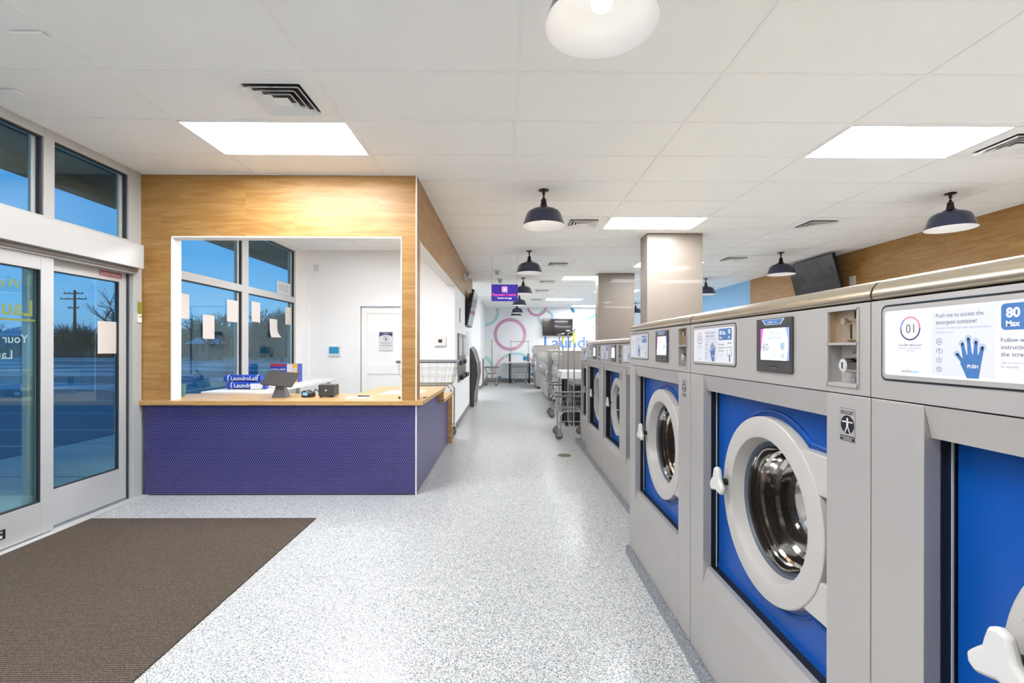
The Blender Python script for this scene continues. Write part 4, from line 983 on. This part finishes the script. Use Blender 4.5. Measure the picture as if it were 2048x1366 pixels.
BIG = dict(W=1.066, zb=.06, zs=1.278, zt=1.497, rc=.150, lc=.139, D=1.05, oz=(.466, 1.212), dp=.066, coin=(.037, .145), cz=(1.295, 1.488), cm=1.401,
           det=(.636, 1.034), dz=(1.320, 1.484), bez=(.291, .486), bz=(1.315, 1.483), yc=.505, zc=.857, R=.303, Ri=.231, fd=.030, num='01')
XB = .83
wg = 'large steel washers in the front row'
def place_w(o, x, y, label, group): o.location = (x, y, 0); return tag(o, label, 'washing machine', group)
BIG['num'] = '01'; place_w(make_washer(BIG), XB, .012, 'steel front load washer numbered 01 at the right edge of the photo', wg)
BIG['num'] = '02'; place_w(make_washer(BIG), XB, 1.078, 'steel front load washer numbered 02, its whole round door in view', wg)
BIG['num'] = '03'; place_w(make_washer(BIG), XB, 2.148, 'third large steel washer, beyond the one numbered 02, last to stand forward', wg)
SM = dict(W=.992, zb=.05, zs=1.22, zt=1.430, rc=.115, lc=.12, D=.95, oz=(.43, 1.155), dp=.095, coin=(.035, .14), cz=(1.238, 1.422), cm=1.34,
          det=(.575, .965), dz=(1.262, 1.420), bez=(.262, .455), bz=(1.256, 1.422), yc=.49, zc=.80, R=.292, Ri=.222, fd=.062, num='04')
sg = 'set back steel washers behind the large ones'
XS = 1.04
for k, lb in enumerate(('set back steel washer directly behind the third large one, mostly hidden', 'set back steel washer second after the large ones, its door ring in view', 'set back steel washer third after the large ones, beside the nearest cart')):
    s_ = dict(SM); s_['num'] = '%02d' % (4 + k); place_w(make_washer(s_), XS, 3.288 + .994 * k, lb, sg)
S4 = dict(SM); S4.update(W=.80, zt=1.36, zs=1.16, rc=.09, lc=.09, D=.85, oz=(.42, 1.10), yc=.40, zc=.77, R=.26, Ri=.20, coin=(.02, .11), cz=(1.175, 1.352), cm=1.27, det=(.415, .79), dz=(1.20, 1.35), bez=(.20, .37), bz=(1.19, 1.352), num='07')
place_w(make_washer(S4), 1.10, 6.285, 'narrower, lower steel washer at the far end of the near row', 'lower steel washer ending the near row')
# raised bases
m = MB(); m.box(.805, 1.9, -.4, 3.214, 0, .058, 'plinth'); struct(m, 'baseboard_big_washers')
m = MB(); m.box(1.018, 1.9, 3.22, 7.1, 0, .05, 'plinth'); struct(m, 'baseboard_small_washers')

# small washers of the far groups: console and bowed door standing proud
def make_small():
    t = empty('small_washer', (0, 0, 0)); W, D, zt = .70, .75, 1.30
    MB().box(0, D, .002, W - .002, .08, zt, 'steel').build('cabinet', t, bevel=.004)
    MB().box(-.005, D, .001, W - .001, zt, zt + .03, 'lid').build('lid', t, bevel=.006)
    m = MB(); m.prism([(-.05, 1.10), (0, 1.08), (0, 1.28), (-.03, 1.28), (-.055, 1.22)], (0, .02, 0), (1, 0, 0), (0, 0, 1), -.0, 'whiteplastic')
    pr = [(0, 1.06), (-.045, 1.09), (-.06, 1.16), (-.05, 1.24), (0, 1.28)]; m = MB()
    m.add([(a, .03, b) for a, b in pr] + [(a, W - .03, b) for a, b in pr], [tuple(range(5)), tuple(range(9, 4, -1))] + [(i, 5 + i, 5 + (i + 1) % 5, (i + 1) % 5) for i in range(5)], 'whiteplastic'); m.build('console', t)
    m = MB(); m.lathe([(.26, 0), (.262, -.03), (.25, -.05), (.22, -.055), (.20, -.045), (.19, -.02)], (0, W / 2, .74), (1, 0, 0), 'chrome', 40); d = m.build('door', t, True)
    m = MB(); m.lathe([(.20, -.03), (.15, -.055), (.08, -.068), (0, -.072)], (0, W / 2, .74), (1, 0, 0), 'tvscreen', 32); m.build('door_glass', d, True)
    m = MB(); m.lathe([(0, -.09), (.02, -.088), (.022, -.05)], (0, W / 2 + .24, .74), (1, 0, 0), 'whiteplastic', 16); m.build('handle', d, True)
    MB().box(-.004, 0, .05, W - .05, .12, .40, 'steel').build('kick_panel', t, bevel=.002)
    m = MB()
    m.box(.05, D - .02, .03, W - .03, .0, .08, 'dark'); m.build('base', t)
    return t
sm = make_small(); first = True
for g0, x, y, n, dz in (('B', 1.20, 10.15, 3, .0), ('C', 1.06, 12.36, 4, .0), ('D', .99, 16.0, 3, 1)):
    for k in range(n):
        o = sm if first else copy_tree(sm); first = False
        o.location = (x, y + .705 * k, 0)
        if dz: o.scale = (1, 1, 1.11)
        where = {'B': 'in the group right behind the carts', 'C': 'in the middle far group', 'D': 'in the farthest, tallest group before the mural'}[g0]
        tag(o, '%s grey washer %s, its %s door standing proud' % (('nearest', 'second', 'third', 'last')[k if k < n - 1 else 3], where, 'round'), 'washing machine', 'grey washers ' + where)
# table and bulkhead between near and far rows
bt = empty('folding_table', (1.7, 8.9, 0), label='thick white folding table seen behind the cart racks', cat='table')
rel(MB().box(.95, 2.9, 8.3, 8.95, .85, .98, 'ledge'), 'table_top', bt, bevel=.006)
for x, y in ((1.05, 8.38), (2.8, 8.38), (1.05, 8.87), (2.8, 8.87)): rel(MB().box(x - .03, x + .03, y - .03, y + .03, 0, .85, 'black'), 'leg', bt)
rel(MB().box(1.15, 2.7, 8.42, 8.83, .0, .72, 'black'), 'shelf_bin', bt)
# table before the mural
bt = empty('back_table', (.6, 18.9, 0), label='white wall table with black legs under the mural', cat='table')
rel(MB().box(-.12, 1.25, 18.62, 19.28, .785, .84, 'ledge'), 'table_top', bt, bevel=.004)
for x in (.12, .86): rel(MB().box(x - .05, x + .05, 18.7, 18.78, 0, .785, 'black'), 'leg', bt); rel(MB().box(x - .05, x + .03, 19.1, 19.15, .84, 1.16, 'black'), 'bracket', bt)
tag(MB().box(-.95, -.895 + .05, 17.3, 17.36, 0, 1.0, 'column').build('end_post'), 'low taupe panel standing by the far left cart', 'panel')

# floor drain
m = MB(); m.lathe([(0, .004), (.085, .004), (.092, 0)], (.745, 6.15, 0), (0, 0, 1), 'drain', 32)
for k in range(5): m.box(.745 - .06, .745 + .06, 6.15 - .05 + .025 * k - .004, 6.15 - .05 + .025 * k + .004, .0041, .0046, 'black')
tag(m.build('floor_drain'), 'round bronze floor drain cover in front of the nearest cart', 'drain')

# =================================================================== ENTRANCE MAT
m = MB(); m.box(-3.372, -1.548, .2, 3.88, 0, .009, 'mat'); tag(m.build('entrance_mat', bevel=.003), 'large brown grey ribbed entrance mat on the speckled floor', 'mat')

# =================================================================== COLUMNS
for k, (y, d_) in enumerate(((6.72, .34), (10.33, .34))):
    m = MB(); m.box(1.98, 2.77, y, y + d_, 0, H, 'column')
    o = m.build('column', bevel=.004); tag(o, ('near square taupe column rising behind the third washer', 'farther taupe column behind the wire cart racks')[k], 'column', 'taupe columns', 'structure')

# =================================================================== CEILING LIGHTS, VENTS
def tile(i, j): return X0 + i * TX, Y0g + j * TY
lp = empty('ceiling_light', (0, 0, 0))
m = MB()
for a in ((0, TX, 0, .022), (0, TX, TY - .022, TY), (0, .022, .022, TY - .022), (TX - .022, TX, .022, TY - .022)): m.box(a[0] + .008, a[1] - .008, a[2] + (.008 if a[2] == 0 else 0), a[3] - (.008 if a[3] == TY else 0), -.012, 0, 'lampwhite')
m.build('frame', lp)
MB().box(.03, TX - .03, .03, TY - .03, -.009, -.002, 'panel').build('diffuser', lp)
LT = [(-2, 1, 'lit rectangular ceiling panel nearest the storefront, in front of the oak wall'), (2, 1, 'lit rectangular ceiling panel above the nearest washers'),
      (1, 5, 'lit ceiling panel just in front of the near taupe column'), (2, 10, 'lit ceiling panel glimpsed between the two columns'), (1, 13, 'lit ceiling panel partly hidden by the far column'),
      (2, 17, 'lit ceiling panel mostly hidden behind the far column'), (1, 21, 'lit ceiling panel above the far washers'), (2, 25, 'lit ceiling panel closest to the mural wall'),
      (-2, 5, 'lit ceiling panel inside the office'), (-1, -4, 'added unseen fill panel on the ceiling behind the viewpoint near the mat'), (2, -4, 'added unseen fill panel on the ceiling behind the viewpoint over the washers'),  # the two panels behind the viewpoint are added for more room light
      (-2, 17, 'lit ceiling panel in the side recess'),
      (-3, -4, 'added unseen fill panel on the ceiling behind the viewpoint next to the storefront'), (3, -2, 'added unseen fill panel on the ceiling beyond the right edge of the view')]  # both added out of view: one lifts the ceiling, one the right wall
for k, (i, j, lb) in enumerate(LT):
    o = lp if k == 0 else copy_tree(lp); x, y = tile(i, j); o.location = (x, y, H - .001); tag(o, lb, 'ceiling light', 'lit rectangular ceiling panels')
vp = empty('ceiling_vent', (0, 0, 0)); S = TY - .02
m = MB()
a0, a1 = .115, S - .115
for a in ((0, S, 0, a0), (0, S, a1, S), (0, a0, a0, a1), (a1, S, a0, a1)): m.box(a[0] + .01, a[1] + .01, a[2] + .01, a[3] + .01, -.010, 0, 'tbar')
m.build('frame', vp)
MB().box(a0 + .012, a1 + .008, a0 + .012, a1 + .008, -.0025, -.001, 'black').build('duct_shade', vp)  # black sheet under the solid ceiling, painted as the shade inside a duct
for k in range(4):
    q0 = a0 + .012 + .042 * k; q1 = S + .02 - q0; dq = .033; z0_, z1_ = -.034, -.004; m = MB()
    o4 = [(q0, q0), (q1, q0), (q1, q1), (q0, q1)]; i4 = [(q0 + dq, q0 + dq), (q1 - dq, q0 + dq), (q1 - dq, q1 - dq), (q0 + dq, q1 - dq)]
    if k < 3:
        vs = [(x, y, z1_) for x, y in i4] + [(x, y, z0_) for x, y in o4] + [(x, y, z1_ + .0005) for x, y in i4] + [(x, y, z0_ + .002) for x, y in o4]
        # slanted blade: outer edge low
        m.add(vs, [(i, (i + 1) % 4, 4 + (i + 1) % 4, 4 + i) for i in range(4)] + [(8 + i, 12 + i, 12 + (i + 1) % 4, 8 + (i + 1) % 4) for i in range(4)] + [(4 + i, 4 + (i + 1) % 4, 12 + (i + 1) % 4, 12 + i) for i in range(4)], 'tbar')
    else: m.box(q0 + .004, q1 - .004, q0 + .004, q1 - .004, -.030, -.027, 'tbar')
    m.build('louver', vp)
VT = [(-1.765, 2.812, 'large square ceiling vent beside the lit panel near the storefront'), (3.722, 3.42, 'square ceiling vent cut off at the right edge of the photo'), (.675, 5.86, 'square ceiling vent right of the second hanging lamp'),
      (3.722, 5.86, 'square ceiling vent before the right hand wall screen'), (.675, 8.908, 'square ceiling vent level with the third hanging lamp'), (.675, 11.346, 'square ceiling vent behind the third hanging lamp, left of the column'),
      (3.80, 8.30, 'small square ceiling vent right of the near column'), (.675, 13.18, 'ceiling vent in the middle of the far ceiling'), (.675, 15.61, 'farthest ceiling vent, a thin dark line')]
for k, (x, y, lb) in enumerate(VT):
    o = vp if k == 0 else copy_tree(vp); o.location = (x, y, H - .001); tag(o, lb, 'ceiling vent', 'square ceiling vents')

# =================================================================== HANGING LAMPS
lm = empty('pendant_lamp', (0, 0, 0))
m = MB(); m.lathe([(0, 0), (.052, 0), (.053, -.008), (.045, -.012), (.014, -.013), (.013, -.055), (.005, -.058), (.005, -.064), (.012, -.072), (.013, -.088), (.02, -.092), (.028, -.105), (.029, -.135), (.033, -.145), (.034, -.168), (.062, -.182), (.058, -.186), (.03, -.187)], (0, 0, 0), (0, 0, 1), 'blackmetal', 32)
m.build('mount', lm, True)
outp = [(.03, -.185), (.045, -.192), (.09, -.197), (.13, -.207), (.160, -.226), (.177, -.248), (.187, -.275), (.200, -.315), (.214, -.350), (.222, -.372)]
m = MB(); m.lathe(outp, (0, 0, 0), (0, 0, 1), 'navy', 48); m.lathe([(.222, -.372), (.219, -.374), (.217, -.371)] , (0, 0, 0), (0, 0, 1), 'lampwhite', 48)
m.lathe([(r - .005, z - .004 if i < 9 else z) for i, (r, z) in enumerate(outp)], (0, 0, 0), (0, 0, 1), 'lampwhite', 48); m.build('shade', lm, True)
m = MB(); m.lathe([(.015, -.19), (.018, -.215), (.038, -.245), (.045, -.275), (.038, -.305), (.02, -.32), (0, -.325)], (0, 0, 0), (0, 0, 1), 'bulb', 12); m.build('bulb', lm, True)
LP = [(.365, 1.845, 'hanging navy dome lamp nearest the viewer, cut by the top of the photo'), (.375, 4.91, 'navy dome lamp second in the centre row, left of a ceiling vent'), (.37, 8.0, 'navy dome lamp third in the centre row, above the purple sign'),
      (.37, 11.08, 'navy dome lamp half hidden by the purple sign'), (.36, 14.1, 'navy dome lamp just below and right of the purple sign'), (.36, 17.2, 'small navy dome lamp far down the centre row'), (.35, 18.75, 'farthest navy dome lamp of the centre row'),
      (4.65, 4.95, 'navy dome lamp at the right in front of the oak wall'), (4.66, 8.06, 'navy dome lamp left of the tilted wall screen'), (4.65, 11.1, 'navy dome lamp just right of the near column before the blue wall'),
      (4.65, 17.2, 'navy dome lamp glimpsed between the two columns'), (4.65, 14.1, 'navy dome lamp hidden beyond the near column')]
for k, (x, y, lb) in enumerate(LP):
    o = lm if k == 0 else copy_tree(lm); o.location = (x, y, H - .001); tag(o, lb, 'pendant lamp', 'navy dome lamps')

# =================================================================== SCREENS AND WALL FITTINGS
def tv(name, label, w_, h_, d=.05):
    t = empty(name, (0, 0, 0), label=label, cat='television')
    MB().box(-w_ / 2, w_ / 2, 0, d, -h_ / 2, h_ / 2, 'black').build('housing', t, bevel=.004)
    MB().box(-w_ / 2 + .012, w_ / 2 - .012, -.002, 0, -h_ / 2 + .015, h_ / 2 - .012, 'tvscreen').build('screen', t)
    return t
t = tv('wall_screen', 'black flat screen on the mural wall above the blue lettering', 1.22, .68); t.location = (2.04, YB - .10, 2.225)
MB().box(-.15, .15, .05, .1, -.15, .15, 'black').build('bracket', t)
t = tv('wall_screen', 'tilted dark flat screen on the oak clad right wall', 1.26, .71); t.location = (5.50, 8.50, 2.635); t.rotation_euler = (math.radians(15), 0, -PI / 2)
MB().box(-.1, .1, .05, .30, -.1, .05, 'black').build('bracket', t)
tag(MB().box(XR - .05, XR - .02, 7.86, 7.98, 2.45, 2.60, 'label').build('outlet_box', bevel=.004), 'small white outlet box on the oak wall beside the tilted screen', 'outlet')
t = tv('wall_screen', 'large flat screen leaning out from the aisle wall, seen edge on', 1.3, .76); t.location = (-.755, 10.55, 2.23); t.rotation_euler = (math.radians(11), 0, PI / 2)
m = MB(); m.box(-.5, -.2, .05, .10, -.25, .3, 'black'); m.box(-.45, -.25, .05, .13, -.1, .1, 'black'); m.build('bracket', t)
# hanging sign
t = empty('payment_sign', (-.045, 8.26, 2.345), label='purple lit sign reading Payment Center hanging from the ceiling', cat='sign')
MB().box(-.228, .228, 0, .03, -.145, .145, 'purple').build('panel', t)
m = MB(); c = Card(m, (0, -.0005, 0), (1, 0, 0)); c.rect(-.222, -.139, .222, .139, 'purple', 0)
c.rr(-.045, .012, .045, .105, .01, 'signwhite', 1); c.rr(-.038, .02, .038, .097, .008, 'signpink', 2); c.ring(0, .058, .014, .022, 'signwhite', 3); c.rect(-.03, .055, .03, .061, 'signwhite', 3)
c.text('Payment Center', 0, -.055, .066, 'signpink', 1, .02, width=.42, align='c'); c.text('Centro de pago', 0, -.105, .042, 'signwhite', 1, .01, width=.25, align='c'); m.build('lettering', t)
m = MB()
for x in (-.22, .22): m.tube((x, .015, .14), (x, .015, H - 2.345), .003, 'alu', 6)
m.build('suspension_wire', t)
for x, y, lb in ((-.21, 9.95, 'white dome camera on the ceiling nearer the purple sign'), (-.17, 11.2, 'white dome camera on the ceiling farther along the aisle')):
    o = empty('ceiling_camera', (x, y, H - .001), label=lb, cat='camera', group='white dome cameras on the ceiling')
    m = MB(); m.lathe([(.075, 0), (.075, -.02), (.05, -.03)], (0, 0, 0), (0, 0, 1), 'ledge', 24); m.build('mount', o, True)
    m = MB(); m.lathe([(.05, -.03), (.045, -.07), (.03, -.10), (0, -.11)], (0, 0, 0), (0, 0, 1), 'alu', 24); m.build('dome', o, True)
for k, (x, y) in enumerate(((-3.12, 3.06), (-2.42, 2.50))):
    tag(MB().box(x - .14, x + .02, y - .03, y + .03, H - .018, H - .0045, 'tbar').build('ceiling_sensor', bevel=.004), ('flat white sensor strip on the ceiling next to the storefront', 'flat white sensor strip on the ceiling farther from the storefront, nearer the camera')[k], 'sensor', 'white ceiling sensor strips')
# emergency light on the oak beam
t = empty('emergency_light', (-.858, 9.35, 2.77), label='white twin head emergency light on the oak beam', cat='emergency light')
MB().box(0, .05, -.14, .14, -.05, .06, 'label').build('housing', t, bevel=.008)
for y in (-.09, .09):
    m = MB(); m.lathe([(.0, -.01), (.045, -.01), (.05, .05), (.045, .06), (0, .055)], (.07, y, .03), (.9, y * 2, -.3), 'alu', 20); m.build('lamp_head', t, True)
# payment terminals
for k, (y0_, y1_) in enumerate(((8.42, 9.08), (9.2, 9.86))):
    t = empty('payment_terminal', (XA, (y0_ + y1_) / 2, 1.2), label=('wall payment terminal nearer the counter', 'wall payment terminal farther along the aisle wall')[k], cat='payment terminal', group='wall payment terminals')
    h2 = (y1_ - y0_) / 2
    MB().box(0, .03, -h2, h2, -.42, .45, 'kiosk').build('housing', t, bevel=.006)
    MB().box(.03, .034, -h2 + .05, h2 - .05, .05, .38, 'alu').build('screen', t)
    MB().box(.03, .055, -h2 + .1, h2 - .1, -.12, -.04, 'black').build('card_slot', t); MB().box(.03, .10, -h2 + .08, h2 - .08, -.38, -.30, 'black').build('tray', t, bevel=.01)
for k, (y0_, z0_, z1_, y1_) in enumerate(((10.35, 1.2, 1.75, 10.8), )):
    tag(MB().box(XA, XA + .012, y0_, y1_, z0_, z1_, 'label').build('wall_poster'), 'narrow white poster on the aisle wall below the leaning screen', 'poster')
tag(MB().box(XA, XA + .015, 8.75, 8.83, 1.86, 2.12, 'kiosk').build('wall_strip'), 'thin grey vertical strip on the aisle wall above the terminals', 'strip')
for k, y in enumerate((11.2, 12.15)):
    t = empty('change_machine', (XA + .02, y, 0), label=('dark sided change machine at the end of the aisle wall', 'grey change machine behind the nearer one')[k], cat='change machine', group='change machines by the aisle wall')
    D_ = .0; pr = [(-.5, 0), (.08, 0), (.10, .35), (.17, .75), (.15, 1.02), (.06, 1.32), (-.02, 1.42), (-.5, 1.42)] if k else [(0, 0), (.08, 0), (.10, .35), (.17, .75), (.15, 1.02), (.06, 1.30), (.0, 1.40)]
    m = MB(); n = len(pr); m.add([(a, 0, b) for a, b in pr] + [(a, .55, b) for a, b in pr], [tuple(range(n))], 'kiosk' if k else 'dark'); m.add([(a, 0, b) for a, b in pr] + [(a, .55, b) for a, b in pr], [tuple(range(2 * n - 1, n - 1, -1))] + [(i, n + i, n + (i + 1) % n, (i + 1) % n) for i in range(n)], 'kiosk'); m.build('housing', t)
    m = MB(); m.quad((.152, .08, 1.03), (.152, .47, 1.03), (.065, .47, 1.30), (.065, .08, 1.30), 'tvscreen'); m.build('screen', t)
for x, z0_ in ((XA - .003, 1.1),):
    tag(MB().box(-.935, -.905, 16.096, 16.1, 1.2, 1.34, 'label').build('light_switch'), 'small white switch plate on the far wall end', 'switch')
